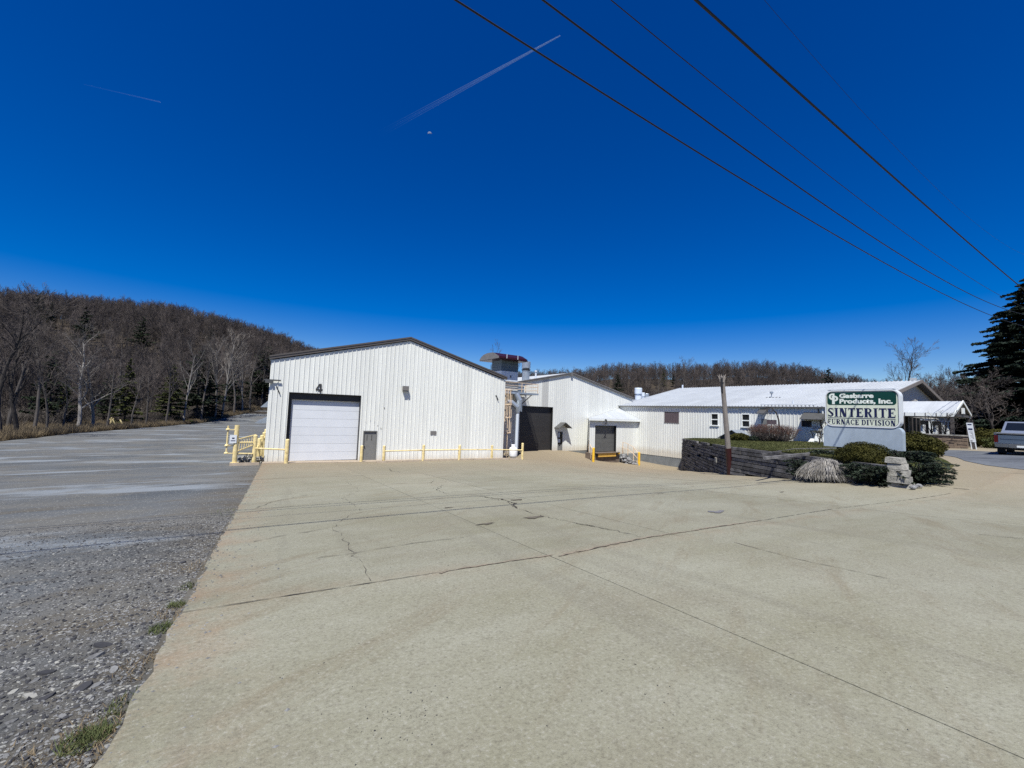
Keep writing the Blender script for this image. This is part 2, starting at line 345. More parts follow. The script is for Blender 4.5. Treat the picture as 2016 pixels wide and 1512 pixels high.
ASA = rad(-38)
def ground_mats():
    # concrete
    mt, n, b = _new('concrete'); p = _pos(n)
    ruv = _map(n, p, (1, 1, 1), (0, 0, TH)); sep = n.nodes.new('ShaderNodeSeparateXYZ'); n.links.new(ruv, sep.inputs[0])
    big = _noise(n, p, .22, 5, .6); mid = _noise(n, _map(n, ruv, (.45, 1.4, 1)), 1.2, 6, .65); fine = _noise(n, p, 38, 4, .7); vf = _noise(n, p, 150, 2, .7)
    col = _mix(n, _mr(n, big, .36, .64), (.192, .182, .120), (.246, .240, .178))
    col = _mix(n, _mr(n, mid, .35, .72, 0, .6), col, (.284, .280, .218))
    stain = _mr(n, _noise(n, _map(n, _map(n, p, (1, 1, 1), (0, 0, rad(-28))), (.35, 2.2, 1)), 1.0, 7, .72), .53, .70, 0, .6)
    blot = _mr(n, _noise(n, p, .55, 6, .7),   .50, .66, 0, .35); col = _mix(n, blot, col, (.200, .182, .132))
    col = _mix(n, stain, col, (.175, .148, .094))
    trk = _mr(n, _noise(n, _map(n, ruv, (1.3, .06, 1)), 1.4, 3, .6), .56, .68, 0, .28); col = _mix(n, trk, col, (.150, .140, .105))
    # tan dust towards the low end of the yard
    sp = n.nodes.new('ShaderNodeSeparateXYZ'); n.links.new(p, sp.inputs[0])
    dust = _mr(n, _math(n, 'ADD', sp.outputs[1], _math(n, 'MULTIPLY', big, 16)), 22, 40, 0, .85)
    col = _mix(n, dust, col, (.235, .180, .108))
    dust2 = _mr(n, _math(n, 'ADD', sp.outputs[0], _math(n, 'MULTIPLY', big, 8)), 20, 30, 0, .75)
    col = _mix(n, dust2, col, (.255, .205, .135))
    # rusty stain along left edge and along the main joint
    du = _mr(n, _math(n, 'ABSOLUTE', _math(n, 'ADD', sep.outputs[0], .66)), 0, .8, 1, 0)
    dv = _mr(n, _math(n, 'ABSOLUTE', _math(n, 'SUBTRACT', sep.outputs[1], 5.0)), 0, .35, 1, 0)
    rm = _math(n, 'MULTIPLY', _math(n, 'MAXIMUM', du, _math(n, 'MULTIPLY', dv, .4)), _mr(n, _noise(n, p, 1.7, 6, .7), .42, .68))
    col = _mix(n, _math(n, 'MULTIPLY', rm, .55), col, (.27, .15, .08))
    md = _noise(n, p, 13, 5, .75)
    col = _mix(n, _mr(n, md, .50, .70, 0, .35), col, (.13, .115, .085))
    col = _mix(n, _mr(n, fine, .53, .68, 0, .55), col, (.10, .09, .065))
    col = _mix(n, _mr(n, fine, .46, .30, 0, .5), col, (.36, .35, .30))
    col = _mix(n, _mr(n, vf, .54, .68, 0, .5), col, (.12, .11, .09))
    vor = n.nodes.new('ShaderNodeTexVoronoi'); vor.inputs['Scale'].default_value = 9; n.links.new(p, vor.inputs['Vector'])
    dens = _mr(n, _noise(n, p, .8, 3), .42, .68, .02, .075)
    pit = _math(n, 'LESS_THAN', vor.outputs['Distance'], dens)
    col = _mix(n, _math(n, 'MULTIPLY', pit, .9), col, (.045, .04, .033))
    oi = n.nodes.new('ShaderNodeObjectInfo'); br = n.nodes.new('ShaderNodeHueSaturation')
    n.links.new(_mr(n, oi.outputs['Random'], 0, 1, .92, 1.05), br.inputs['Value']); n.links.new(col, br.inputs['Color'])
    n.links.new(br.outputs[0], b.inputs['Base Color']); b.inputs['Roughness'].default_value = .9; b.inputs['Specular IOR Level'].default_value = .25
    _bump(n, b, _math(n, 'ADD', fine, _math(n, 'MULTIPLY', vf, .5)), .006, .7)
    CONC = mt
    # asphalt
    def asph(name, near=True):
        mt, n, b = _new(name); p = _pos(n)
        r1 = _map(n, p, (.28, .9, 1), (0, 0, ASA))
        A = _noise(n, r1, .55, 6, .6); B = _noise(n, _map(n, p, (.5, 1.3, 1), (0, 0, ASA)), .8, 7, .7); fine = _noise(n, p, 45, 4, .75); vf = _noise(n, p, 14, 5, .7)
        col = _mix(n, _mr(n, A, .35, .65), (.068, .076, .081), (.118, .122, .120))
        col = _mix(n, _mr(n, B, .52, .64, 0, .7), col, (.098, .084, .060))
        smooth = _mr(n, _noise(n, _map(n, p, (.30, .75, 1), (0, 0, ASA)), .40, 6, .62), .53, .60, 0, .85)
        col = _mix(n, smooth, col, (.205, .228, .245))
        sx2 = n.nodes.new('ShaderNodeSeparateXYZ'); n.links.new(_map(n, p, (1, 1, 1), (0, 0, TH)), sx2.inputs[0])
        edge = _math(n, 'MULTIPLY', _mr(n, sx2.outputs[0], -2.2, -.7, 0, 1), _mr(n, _noise(n, p, 1.6, 5, .7), .30, .55))
        col = _mix(n, _math(n, 'MULTIPLY', edge, .8), col, (.085, .070, .046))
        patch = _mr(n, _noise(n, p, .33, 6, .7), .47, .60, 0, .7); col = _mix(n, patch, col, (.125, .120, .104))
        col = _mix(n, _mr(n, fine, .55, .75, 0, .7), col, (.21, .21, .20))
        col = _mix(n, _mr(n, fine, .45, .25, 0, .8), col, (.025, .025, .027))
        col = _mix(n, _mr(n, vf, .62, .75, 0, .5), col, (.045, .043, .042))
        vor = n.nodes.new('ShaderNodeTexVoronoi'); vor.inputs['Scale'].default_value = 22; n.links.new(p, vor.inputs['Vector'])
        cs = n.nodes.new('ShaderNodeSeparateColor'); n.links.new(vor.outputs['Color'], cs.inputs[0])
        st = _math(n, 'MULTIPLY', _math(n, 'LESS_THAN', vor.outputs['Distance'], .32), _math(n, 'GREATER_THAN', cs.outputs[0], .80))
        col = _mix(n, _math(n, 'MULTIPLY', st, .8), col, (.30, .30, .27))
        n.links.new(col, b.inputs['Base Color']); b.inputs['Roughness'].default_value = .92; b.inputs['Specular IOR Level'].default_value = .25
        _bump(n, b, _math(n, 'ADD', fine, vf), .012, .8)
        return mt
    ASPH = asph('old_asphalt')
    ASPH2 = mat('drive_asphalt', (.055, .058, .064), .85, amp=.35, sc=.5, fine=12, bump=.004, world=True, c2=(.11, .12, .13))
    # terrain dirt
    mt, n, b = _new('dirt'); p = _pos(n)
    f = _noise(n, p, .12, 6, .7); g = _noise(n, p, 3, 6, .7)
    col = _mix(n, _mr(n, f, .4, .6), (.040, .033, .026), (.072, .058, .042)); col = _mix(n, _mr(n, g, .45, .7, 0, .6), col, (.035, .03, .022))
    n.links.new(col, b.inputs['Base Color']); b.inputs['Roughness'].default_value = .95; b.inputs['Specular IOR Level'].default_value = .1
    _bump(n, b, g, .08)
    DIRT = mt
    mt, n, b = _new('lawn'); p = _pos(n)
    f = _noise(n, _map(n, p, (1, .25, 1), (0, 0, rad(-35))), 1.0, 5, .6); g = _noise(n, p, 12, 5, .7)
    col = _mix(n, _mr(n, f, .4, .62), (.034, .042, .012), (.085, .078, .032)); col = _mix(n, _mr(n, g, .5, .75, 0, .6), col, (.035, .04, .012))
    n.links.new(col, b.inputs['Base Color']); b.inputs['Roughness'].default_value = .95; b.inputs['Specular IOR Level'].default_value = .1
    _bump(n, b, g, .03)
    return CONC, ASPH, ASPH2, DIRT, mt
CONC, ASPH, ASPH2, DIRT, LAWN = ground_mats()

def grid_sheet(name, X, Y, Z, mt, skirt=0, parent=None):
    """X,Y,Z: (r,c) arrays"""
    r, c = X.shape; vs = np.stack([X, Y, Z], -1).reshape(-1, 3)
    i = np.arange(r - 1)[:, None] * c + np.arange(c - 1)[None]
    i = i.ravel(); fs = np.stack([i, i + 1, i + c + 1, i + c], 1)
    if skirt:
        ring = np.r_[np.arange(c), np.arange(1, r) * c + c - 1, (r - 1) * c + np.arange(c - 2, -1, -1), np.arange(r - 2, -1, -1) * c]
        hi = vs[ring].copy(); lo = hi.copy(); lo[:, 2] -= skirt; b = len(vs); nr_ = len(ring); vs = np.r_[vs, hi, lo]
        k = np.arange(nr_ - 1); fs = np.r_[fs, np.stack([b + k, b + nr_ + k, b + nr_ + k + 1, b + k + 1], 1)]
    me = npmesh(name, vs, fs, mt, True); return link(name, me, parent)

def axis(lo, hi, step, far):
    a = list(np.arange(lo, hi + 1e-6, step)); s = step; x = hi; up = []
    while x < far: s *= 1.16; x += s; up.append(x)
    s = step; x = lo; dn = []
    while x > -far: s *= 1.16; x -= s; dn.append(x)
    return np.array(dn[::-1] + a + up)
gx, gy = axis(-40, 75, 1.5, 1500), axis(-14, 75, 1.5, 1500)
X, Y = np.meshgrid(gx, gy)
Z = terr(X, Y) - .10
tag(grid_sheet('ground', X, Y, Z, DIRT), kind='structure')

# asphalt yard on the left
ys = np.r_[np.arange(-8, 20, .5), np.arange(20, 150, 1.0)]
bx = np.interp(ys, [-8, 0, 20, 40, 50, 58, 73, 105, 132, 150], [-20, -19, -17.5, -17, -16.7, -16.2, -13.6, -6.4, .8, 8])
rn = random.Random(3)
bx = bx + np.interp(ys, np.linspace(-8, 150, 90), [rn.uniform(-.35, .35) for _ in range(90)])
ex = np.interp(ys, [-8, 31, 33, 60, 150], [1.5, 4.5, 14, 24, 38])
t = np.linspace(0, 1, 46)
X = bx[:, None] * (1 - t) + ex[:, None] * t; Y = np.repeat(ys[:, None], len(t), 1)
rngn = np.random.default_rng(5)
Z = terr(X, Y) - .035
asphalt_yard = tag(grid_sheet('asphalt_yard', X, Y, Z, ASPH, skirt=.08), kind='structure')

# concrete slabs (parts of the concrete yard)
concrete_yard = bpy.data.objects.new('concrete_yard', None); COL.objects.link(concrete_yard); tag(concrete_yard, kind='structure')
us = [-.66, 3.46, 6.2, 8.95, 13.2, 17.4, 21.6, 25.8, 30, 34.2, 38.4, 42.6, 52, 66]
vs_ = [-5, 5.0, 12.5, 19.5, 26.5, 33, 40]
for i in range(len(us) - 1):
    for j in range(len(vs_) - 1):
        g = .0015 if j in (0, 1) else .003
        gu = .004
        cxx, cyy = uv2xy((us[i] + us[i + 1]) / 2, (vs_[j] + vs_[j + 1]) / 2)
        if us[i] > 42 and vs_[j] > 12: continue
        nu = max(2, int((us[i + 1] - us[i]) / .7)); nv = max(2, int((vs_[j + 1] - vs_[j]) / (.7 if i else .12)))
        U, W = np.meshgrid(np.linspace(us[i] + (0 if i == 0 else gu), us[i + 1] - gu, nu + 1), np.linspace(vs_[j] + g, vs_[j + 1] - g, nv + 1))
        if i == 0:   # ragged cast edge on the gravel side
            jit = np.interp(W[:, 0], np.arange(-6, 42, .12), np.random.default_rng(11).uniform(-.028, .035, 400))
            U[:, 0] += jit
        X, Y = U * CU[0] + W * CVv[0], U * CU[1] + W * CVv[1]
        Z = terr(X, Y) + rn.uniform(-.004, .004)
        grid_sheet('slab', X, Y, Z, CONC, skirt=.07, parent=concrete_yard)

CRACK = mat('crack_dirt', (.045, .038, .028), .95, amp=.4, sc=6, world=True)
CRACKL = mat('crack_faint', (.095, .082, .06), .95, amp=.4, sc=6, world=True)
SEAL = mat('rusty_joint', (.20, .165, .120), .95, amp=.4, sc=6, world=True)
def ribbon(pts, wd, mt, seed=0, name='crack', jag=.03, step=.12):
    r = random.Random(seed); P = [Vector((p[0], p[1])) for p in pts]; line = []
    for a, b in zip(P, P[1:]):
        k = max(1, int((b - a).length / step)); d = (b - a).normalized() if (b - a).length > 0 else Vector((1, 0)); nn = Vector((-d.y, d.x))
        for q in range(k): line.append(a.lerp(b, q / k) + nn * r.uniform(-jag, jag))
    line.append(P[-1]); n = len(line)
    L = []
    for i, p in enumerate(line):
        d = (line[min(i + 1, n - 1)] - line[max(i - 1, 0)]).normalized(); nn = Vector((-d.y, d.x)); ww = wd * (r.uniform(.35, 1.3) if r.random() > .22 or name != 'crack' else .08) * .5
        L.append(p + nn * ww); L.append(p - nn * ww)
    a = np.array([(q.x, q.y) for q in L]); z = terr(a[:, 0], a[:, 1]) + .009
    vv = np.c_[a, z]; i = np.arange(n - 1) * 2; fs = np.stack([i, i + 1, i + 3, i + 2], 1)
    return link(name, npmesh(name, vv, fs, mt), concrete_yard)
def z3(L, ox=500, oy=900, k=.3472): return [G(ox + x * k, oy + y * k) for x, y in L]
crA = z3([(520,135),(600,190),(500,230),(620,310),(540,330),(440,400),(480,430),(530,500),(570,560),(610,620),(630,660),(660,700)])
ribbon(crA, .008, CRACKL, 1, jag=.05)
crB = z3([(1020,180),(1070,160),(1040,185),(1080,205),(1280,222),(1440,255),(1480,290),(1600,325),(1700,350),(1850,380),(2016,410)]) + z3([(60,285),(150,300),(250,320),(372,350)], 1100, 900, .4544)
ribbon(crB, .017, CRACK, 2, jag=.05)
ribbon(z3([(1280,222),(1400,238),(1480,262),(1490,290)]), .05, CRACK, 8, jag=.06)
ribbon(z3([(720,150),(1000,148),(1020,135)]), .018, CRACKL, 3)
ribbon(z3([(0,290),(120,250),(300,215)]), .02, CRACKL, 4)
ribbon(z3([(0,480),(200,440),(420,405)]), .02, CRACKL, 5)
ribbon(z3([(350,575),(560,545),(900,490),(1190,455)]), .016, CRACKL, 6, jag=.02)
ribbon(z3([(770,65),(780,80),(830,85)]), .05, CRACKL, 7)
ribbon(z3([(760,370),(1020,440),(1440,530)], 1100, 900, .4544), .014, CRACKL, 9, jag=.01)
ribbon(z3([(1820,335),(2016,355)], 1100, 900, .4544), .02, CRACK, 10, jag=.01)
ribbon(z3([(1710,135),(1780,141)], 1100, 900, .4544), .07, CRACK, 11, jag=.01)
ribbon([G(352, 1208), G(700, 1153), G(1090, 1093)], .017, CRACK, 12, jag=.004)
ribbon(z3([(1050,660),(1300,612),(1560,575),(1690,556)]), .035, SEAL, 13, 'joint_stain', jag=.03)
ribbon(z3([(0,430),(200,385),(372,350),(540,325),(860,276)], 1100, 900, .4544), .045, SEAL, 14, 'joint_stain', jag=.03)
ribbon(z3([(0,432),(372,352),(860,278),(1200,223),(1700,157)], 1100, 900, .4544), .016, CRACK, 15, jag=.006)
# spalled patches beside the cracks
for k, (px, py, w_, h_) in enumerate([(1049, 1019, .34, .16), (957, 1032, .30, .10), (1412, 1008, .34, .22), (880, 1000, .30, .05), (1022, 984, .3, .2), (1540, 969, .25, .06), (1300, 972, .3, .03)]):
    c = G(px, py); r = random.Random(k); n = 14; pts = []
    for q in range(n):
        a = 2 * PI * q / n; rr = r.uniform(.2, 1.0); pts.append((c.x + math.cos(a) * w_ * rr, c.y + math.sin(a) * h_ * rr))
    a = np.array([(c.x, c.y)] + pts); zz = terr(a[:, 0], a[:, 1]) + .011
    link('spall', npmesh('spall', np.c_[a, zz], np.array([(0, 1 + q, 1 + (q + 1) % n) for q in range(n)]), CRACKL if k != 2 else TRIM2), concrete_yard)

# right-hand asphalt drive, concrete apron behind it
def poly_sheet(name, edge1, edge2, off, mt, n=24, kind='structure'):
    """lofted between two polylines of (x,y)"""
    def res(E, k):
        E = np.array(E, float); d = np.r_[0, np.cumsum(np.hypot(*np.diff(E, axis=0).T))]; s = np.linspace(0, d[-1], k)
        return np.interp(s, d, E[:, 0]), np.interp(s, d, E[:, 1])
    k = 60; x1, y1 = res(edge1, k); x2, y2 = res(edge2, k); t = np.linspace(0, 1, n)
    X = x1[:, None] * (1 - t) + x2[:, None] * t; Y = y1[:, None] * (1 - t) + y2[:, None] * t
    return tag(grid_sheet(name, X, Y, terr(X, Y) + off, mt), kind=kind)
nearE = [G(*p)[:2] for p in ((1836, 889), (1860, 897), (1900, 908), (1950, 918), (2016, 925))]
dn = Vector(nearE[-1]) - Vector(nearE[-2]); nearE.append(tuple(Vector(nearE[-1]) + dn.normalized() * 30))
farE = [G(*p)[:2] for p in ((1825, 886.5), (1880, 886.5), (1940, 889), (2016, 893))]
df = Vector(farE[-1]) - Vector(farE[-2]); farE.append(tuple(Vector(farE[-1]) + df.normalized() * 25))
poly_sheet('asphalt_drive', nearE, farE, .014, ASPH2)

# lawn terrace held by the timber wall
POLE = V(24.7, 13.0); WCOR = V(39.95, 25.75); WEND = V(20.75, 4.7)
def lawn_z(x, y):
    b3 = np.interp(y, [4, 9, 15, 22.7, 27.5], [.12, .1, .04, -.2, -.5])
    t1 = np.clip((y - 13) / 12.75, 0, 1); wz = .10 * (1 - t1) + (-.46) * t1
    wx = np.where(y > 13, np.interp(y, [13, 25.75], [24.7, 39.95]), np.interp(y, [4.4, 13], [20.6, 24.7]))
    s = np.clip((x - wx) / np.maximum(42.4 - wx, .5), 0, 1)
    bulge = .16 * np.exp(-(((x - 24.5) / 3.5) ** 2 + ((y - 6.5) / 3.5) ** 2))
    z = wz * (1 - s) + b3 * s + bulge; t2 = np.clip((y - 4.3) / 1.2, 0, 1); return (terr(x, y) + .01) * (1 - t2) + z * t2
ys = np.linspace(4.2, 26.6, 60); t = np.linspace(0, 1, 40)
wx = np.where(ys > 13, np.interp(ys, [13, 25.75, 26.6], [24.7, 39.95, 41]), np.interp(ys, [4.2, 13], [20.7, 24.7])) + .12
rx = np.interp(ys, [4.2, 7.0, 9.8, 26.6], [27.5, 36, 42.3, 42.38])
X = wx[:, None] * (1 - t) + rx[:, None] * t; Y = np.repeat(ys[:, None], 40, 1)
tag(grid_sheet('lawn', X, Y, lawn_z(X, Y), LAWN, skirt=.5), kind='structure')

# ================================================================== BUILDINGS
def intervals(z0, z1, cuts):
    iv = [(z0, z1)]
    for a, b in cuts:
        nx = []
        for p, q in iv:
            if b <= p or a >= q: nx.append((p, q)); continue
            if a > p: nx.append((p, a))
            if b < q: nx.append((b, q))
        iv = nx
    return iv
def ribwall(parent, mt, o, sd, nd, s0, s1, zb, zt, openings=(), rib=.305, per=3, ribd=.038, rw=.065, name='siding_panel', matf=None):
    o, sd, nd = Vector(o), Vector(sd), Vector(nd); out = []
    npan = int(math.ceil((s1 - s0) / (rib * per) - 1e-6))
    for k in range(npan):
        a, b = s0 + k * rib * per, min(s1, s0 + (k + 1) * rib * per)
        prof = [(a, 0)]
        for q in range(per):
            c = a + rib * (q + .5)
            prof += [(c - rw / 2, 0), (c - rw / 4, ribd), (c + rw / 4, ribd), (c + rw / 2, 0)]
        prof.append((b, 0)); prof = [p for p in prof if p[0] <= b + 1e-6]
        if prof[-1][0] < b - 1e-4: prof.append((b, 0))
        ss = sorted(set([p[0] for p in prof] + [e for op in openings for e in (op[0], op[1]) if a < e < b] + ([sp_ for sp_ in getattr(zt, 'kinks', ()) if a < sp_ < b])))
        pd = lambda s: np.interp(s, [p[0] for p in prof], [p[1] for p in prof])
        mb = MB()
        for sa, sb in zip(ss, ss[1:]):
            if sb - sa < 1e-5: continue
            mid = (sa + sb) / 2
            cuts = [(op[2], op[3]) for op in openings if op[0] < mid < op[1]]
            lo, hi = (zb(mid) if callable(zb) else zb), zt(mid)
            for p, q in intervals(lo, hi, cuts):
                def z(val, s):
                    if val == hi: return zt(s)
                    if val == lo: return zb(s) if callable(zb) else zb
                    return val
                da, db = float(pd(sa)), float(pd(sb))
                mb.quad(o + sd * sa + nd * da + V(0, 0, z(p, sa)), o + sd * sb + nd * db + V(0, 0, z(p, sb)),
                        o + sd * sb + nd * db + V(0, 0, z(q, sb)), o + sd * sa + nd * da + V(0, 0, z(q, sa)))
        if mb.f:
            out.append(mb.build(name, (matf(a) if matf else None) or mt, parent))
    return out
def ribroof(parent, mt, lo, hi, nrm, s0, s1, rib=.305, per=3, ribd=.03, rw=.07, name='roof_panel', thick=.04):
    nrm = Vector(nrm).normalized(); npan = int(math.ceil((s1 - s0) / (rib * per) - 1e-6))
    for k in range(npan):
        a, b = s0 + k * rib * per, min(s1, s0 + (k + 1) * rib * per)
        prof = [(a, 0)]
        for q in range(per):
            c = a + rib * (q + .5); prof += [(c - rw / 2, 0), (c - rw / 4, ribd), (c + rw / 4, ribd), (c + rw / 2, 0)]
        prof = [p for p in prof if p[0] < b - 1e-4] + [(b, 0)]
        mb = MB()
        for (sa, da), (sb, db) in zip(prof, prof[1:]):
            A, B, C_, D = lo(sa) + nrm * da, lo(sb) + nrm * db, hi(sb) + nrm * db, hi(sa) + nrm * da
            mb.quad(A, B, C_, D)
            t = nrm * (-thick); mb.quad(lo(sa) + t, lo(sb) + t, B, A)
        mb.build(name, mt, parent)
def sections(parent, mt, o, sd, nd, w, z0, z1, n, name='door_section', th=.04, inset=0):
    o, sd, nd = Vector(o), Vector(sd), Vector(nd); h = (z1 - z0) / n
    for k in range(n):
        a, b = z0 + k * h + .002, z0 + (k + 1) * h - .002
        mb = MB(); c = o + sd * (w / 2) + V(0, 0, (a + b) / 2) - nd * (inset + th / 2)
        mb.obox(c, sd * (w / 2), nd * (th / 2), V(0, 0, (b - a) / 2 - .003))
        c2 = c - nd * .012; mb.obox(c2, sd * (w / 2 - .004), nd * (th / 2 - .01), V(0, 0, (b - a) / 2))
        mb.build(name, mt, parent)

# ---------------- building with door 4
bx0, bx1, by = -.56, 17.22, 32.2; bxm = 8.69; rz = 7.0; eL_, eR_ = 4.66, 4.50
B1 = thingF('metal_warehouse', 'large white ribbed metal warehouse with brown roof trim and white garage door marked 4', 'warehouse', (bx0, by, -2.15))
zt1 = lambda x: float(np.interp(x, [bx0, bxm, bx1], [eL_, rz, eR_]))
zt1.kinks = (bxm,)
gd = (.60, 5.27, 2.52); md = (5.63, 6.50, -.10)
base1 = lambda x: -2.20 - .0080 * (x - bx0)
def zt1f(s): return zt1(s) - .05
zt1f.kinks = (bxm,)
ribwall(B1, WHITE, (0, by, 0), (1, 0, 0), (0, -1, 0), bx0, bx1, lambda s: base1(s) + .03, zt1f, [(gd[0], gd[1], -9, gd[2]), (md[0], md[1], -9, md[2])])
# side walls, back wall and roof
ribwall(B1, WHITE, (bx0, 0, 0), (0, 1, 0), (-1, 0, 0), by, by + 27.45, -2.5, lambda s: eL_, per=3)
ribwall(B1, WHITE, (bx1, 0, 0), (0, 1, 0), (1, 0, 0), by, by + 27.45, -2.8, lambda s: eR_, per=3)
MB().add([(bx0, by + 27.4, -2.8), (bx1, by + 27.4, -2.8), (bx1, by + 27.4, eR_), (bxm, by + 27.4, rz), (bx0, by + 27.4, eL_)], [(0, 1, 2, 3, 4)]).build('rear_wall', WHITE2, B1)
for sgn in (-1, 1):
    xe = bx0 - .12 if sgn < 0 else bx1 + .12
    zl = (eL_ if sgn < 0 else eR_) + .10
    nr = (sgn * (rz - eL_), 0, bxm - bx0)
    ribroof(B1, WROOF, lambda s, xe=xe, zl=zl: V(xe, s, zl), lambda s: V(bxm, s, rz + .16), nr, by - .05, by + 27.5)
def rake(parent, mt, pts, y0, h=.26, d=.12, name='rake_trim'):
    for a, b in zip(pts, pts[1:]):
        mb = MB()
        mb.hexa([(a[0], y0 - d, a[1] - h), (b[0], y0 - d, b[1] - h), (b[0], y0 + .05, b[1] - h), (a[0], y0 + .05, a[1] - h)],
                [(a[0], y0 - d, a[1]), (b[0], y0 - d, b[1]), (b[0], y0 + .05, b[1]), (a[0], y0 + .05, a[1])])
        mb.hexa([(a[0], y0 - d - .03, a[1] - .10), (b[0], y0 - d - .03, b[1] - .10), (b[0], y0 - d, b[1] - .10), (a[0], y0 - d, a[1] - .10)],
                [(a[0], y0 - d - .03, a[1] + .01), (b[0], y0 - d - .03, b[1] + .01), (b[0], y0 - d, b[1] + .01), (a[0], y0 - d, a[1] + .01)])
        mb.build(name, mt, parent)
rake(B1, TRIM, [(bx0 - .14, eL_ + .24), (bxm, rz + .26), (bx1 + .12, eR_ + .26)], by)
# door 4
def reveal(parent, mt, x0, x1, z0, z1, y, d, t=.03, name='door_frame'):
    mb = MB(); mb.box(x0, x0 + t, y, y + d, z0, z1); mb.box(x1 - t, x1, y, y + d, z0, z1); mb.box(x0 + t, x1 - t, y, y + d, z1 - t, z1)
    return mb.build(name, mt, parent)
reveal(B1, DGREY, gd[0], gd[1], -2.3, gd[2], by - .03, .50)
MB().box(gd[0] + .03, gd[1] - .03, by + .20, by + .26, gd[2] - .47, gd[2] - .03).build('header_seal_shade', DGREY, B1)  # dark strip: door seal and the header's shadow put into one colour
MB().box(gd[0] + .03, gd[0] + .20, by + .20, by + .26, -2.2, gd[2] - .48).build('side_seal_shade', DGREY, B1)  # seal and the shade of the left reveal painted as one dark strip
gdoor = bpy.data.objects.new('garage_door', None); COL.objects.link(gdoor); gdoor.parent = B1
gdoor['label'] = 'white sectional garage door under the number 4'
sections(gdoor, DOORW, (gd[0] + .03, by, 0), (1, 0, 0), (0, -1, 0), gd[1] - gd[0] - .06, -2.16, gd[2] - .02, 8, inset=.35)
MB().box(md[0], md[1], by + .05, by + .09, -2.28, md[2]).build('entry_door', STEELD, B1)
fr = MB(); fr.box(md[0] - .06, md[0], by - .045, by + .06, -2.3, md[2] + .06); fr.box(md[1], md[1] + .06, by - .045, by + .06, -2.3, md[2] + .06); fr.box(md[0], md[1], by - .045, by + .06, md[2], md[2] + .06); fr.build('entry_door_frame', STEELD, B1)
ed = [c for c in B1.children if c.name.startswith('entry_door') and 'frame' not in c.name][0]
for q_ in (.22, .55): MB().box(md[0] + q_, md[0] + q_ + .03, by + .035, by + .05, -.75, -.35).build('door_slot', BLACK, ed)
MB().cyl((md[0] + .08, by + .05, -1.2), (md[0] + .08, by - .03, -1.2), .035).build('handle', BLACK, ed)
# number 4 (flat cut numeral)
def fnum(body, cx, cz, h, y, mt, par, name, bold=.04):
    cu = bpy.data.curves.new('t', 'FONT'); cu.body = body; cu.size = 1; cu.offset = bold; cu.extrude = .012; cu.resolution_u = 4
    ob = bpy.data.objects.new('t', cu); COL.objects.link(ob); bpy.context.view_layer.update()
    me = bpy.data.meshes.new_from_object(ob.evaluated_get(bpy.context.evaluated_depsgraph_get())); bpy.data.objects.remove(ob)
    co = np.empty(len(me.vertices) * 3); me.vertices.foreach_get('co', co); co = co.reshape(-1, 3); k = h / (co[:, 1].max() - co[:, 1].min()); mx = (co[:, 0].max() + co[:, 0].min()) / 2; my = (co[:, 1].max() + co[:, 1].min()) / 2
    out = np.stack([cx + (co[:, 0] - mx) * k * 1.1, y - co[:, 2], cz + (co[:, 1] - my) * k], 1) - np.array(wl(par)); me.vertices.foreach_set('co', out.ravel()); me.materials.clear(); me.materials.append(mt); me.update()
    return link(name, me, par)
p = aV(628, 764.5, by - .05); n4 = MB(); x4, z4, y4, h4 = p.x - .20, p.z - .30, by - .041, .62
n4.box(x4 + .25, x4 + .36, y4 - .006, y4, z4, z4 + h4).box(x4, x4 + .25, y4 - .006, y4, z4 + .14, z4 + .25).box(x4 + .36, x4 + .43, y4 - .006, y4, z4 + .14, z4 + .25)
n4.prism([(x4, y4, z4 + .25), (x4 + .10, y4, z4 + .25), (x4 + .25, y4, z4 + .52), (x4 + .25, y4, z4 + h4), (x4 + .20, y4, z4 + h4)], (0, -.006, 0)); n4.build('number_4', NUMB, B1)
p = aV(797, 766, by)
l = MB(); l.box(p.x - .2, p.x + .22, by - .34, by - .03, p.z - .12, p.z + .22); l.box(p.x - .16, p.x + .18, by - .30, by - .05, p.z - .17, p.z - .12)
l.build('wall_lamp', TRIM2, B1)
MB().box(p.x - .13, p.x + .15, by - .28, by - .07, p.z - .19, p.z - .172).build('lamp_glass', GALV, [c for c in B1.children if c.name.startswith('wall_lamp')][0])
p = aV(853, 852, by); MB().box(p.x - .24, p.x + .24, by - .05, by - .03, p.z - .14, p.z + .14).build('vent_plate', TRIM2, B1)
p = aV(541, 751, by); mb = MB(); mb.box(p.x - .62, p.x + .36, by - .16, by - .10, p.z + .03, p.z + .12); mb.box(p.x - .55, p.x - .1, by - .22, by - .06, p.z - .12, p.z + .03); mb.build('floodlight_bracket', AWN, B1)
for (xa, ya, xb, yb) in ((545, 762, 551, 775), (977, 779, 981, 788)):
    a = aV(xa, ya, by - .07); b = aV(xb, yb, by - .07); MB().beam(a, b, .05, .07, (0, 1, 0)).cyl(a, a + V(0, .05, 0), .05, n=8).build('wall_hook', BLACK, B1)
for px, py in ((757, 803), (720, 831), (729, 827), (737, 830), (744, 838), (750, 843)):
    a = aV(px, py, by - .032); MB().box(a.x - .025, a.x + .025, by - .036, by - .030, a.z - .05, a.z + .04).build('siding_hole', TRIM2, B1)
# awnings on the left wall
for (ya, zc, o_) in ((38.6, 1.75, .62), (42.0, .35, 1.05)):
    mb = MB(); mb.hexa([(bx0 - o_, ya, zc - .35), (bx0, ya, zc - .35 + .02), (bx0, ya + 1.6, zc - .33), (bx0 - o_, ya + 1.6, zc - .35)],
                       [(bx0 - o_, ya, zc - .30), (bx0, ya, zc + .35), (bx0, ya + 1.6, zc + .35), (bx0 - o_, ya + 1.6, zc - .30)]); mb.build('side_awning', GALV, B1)
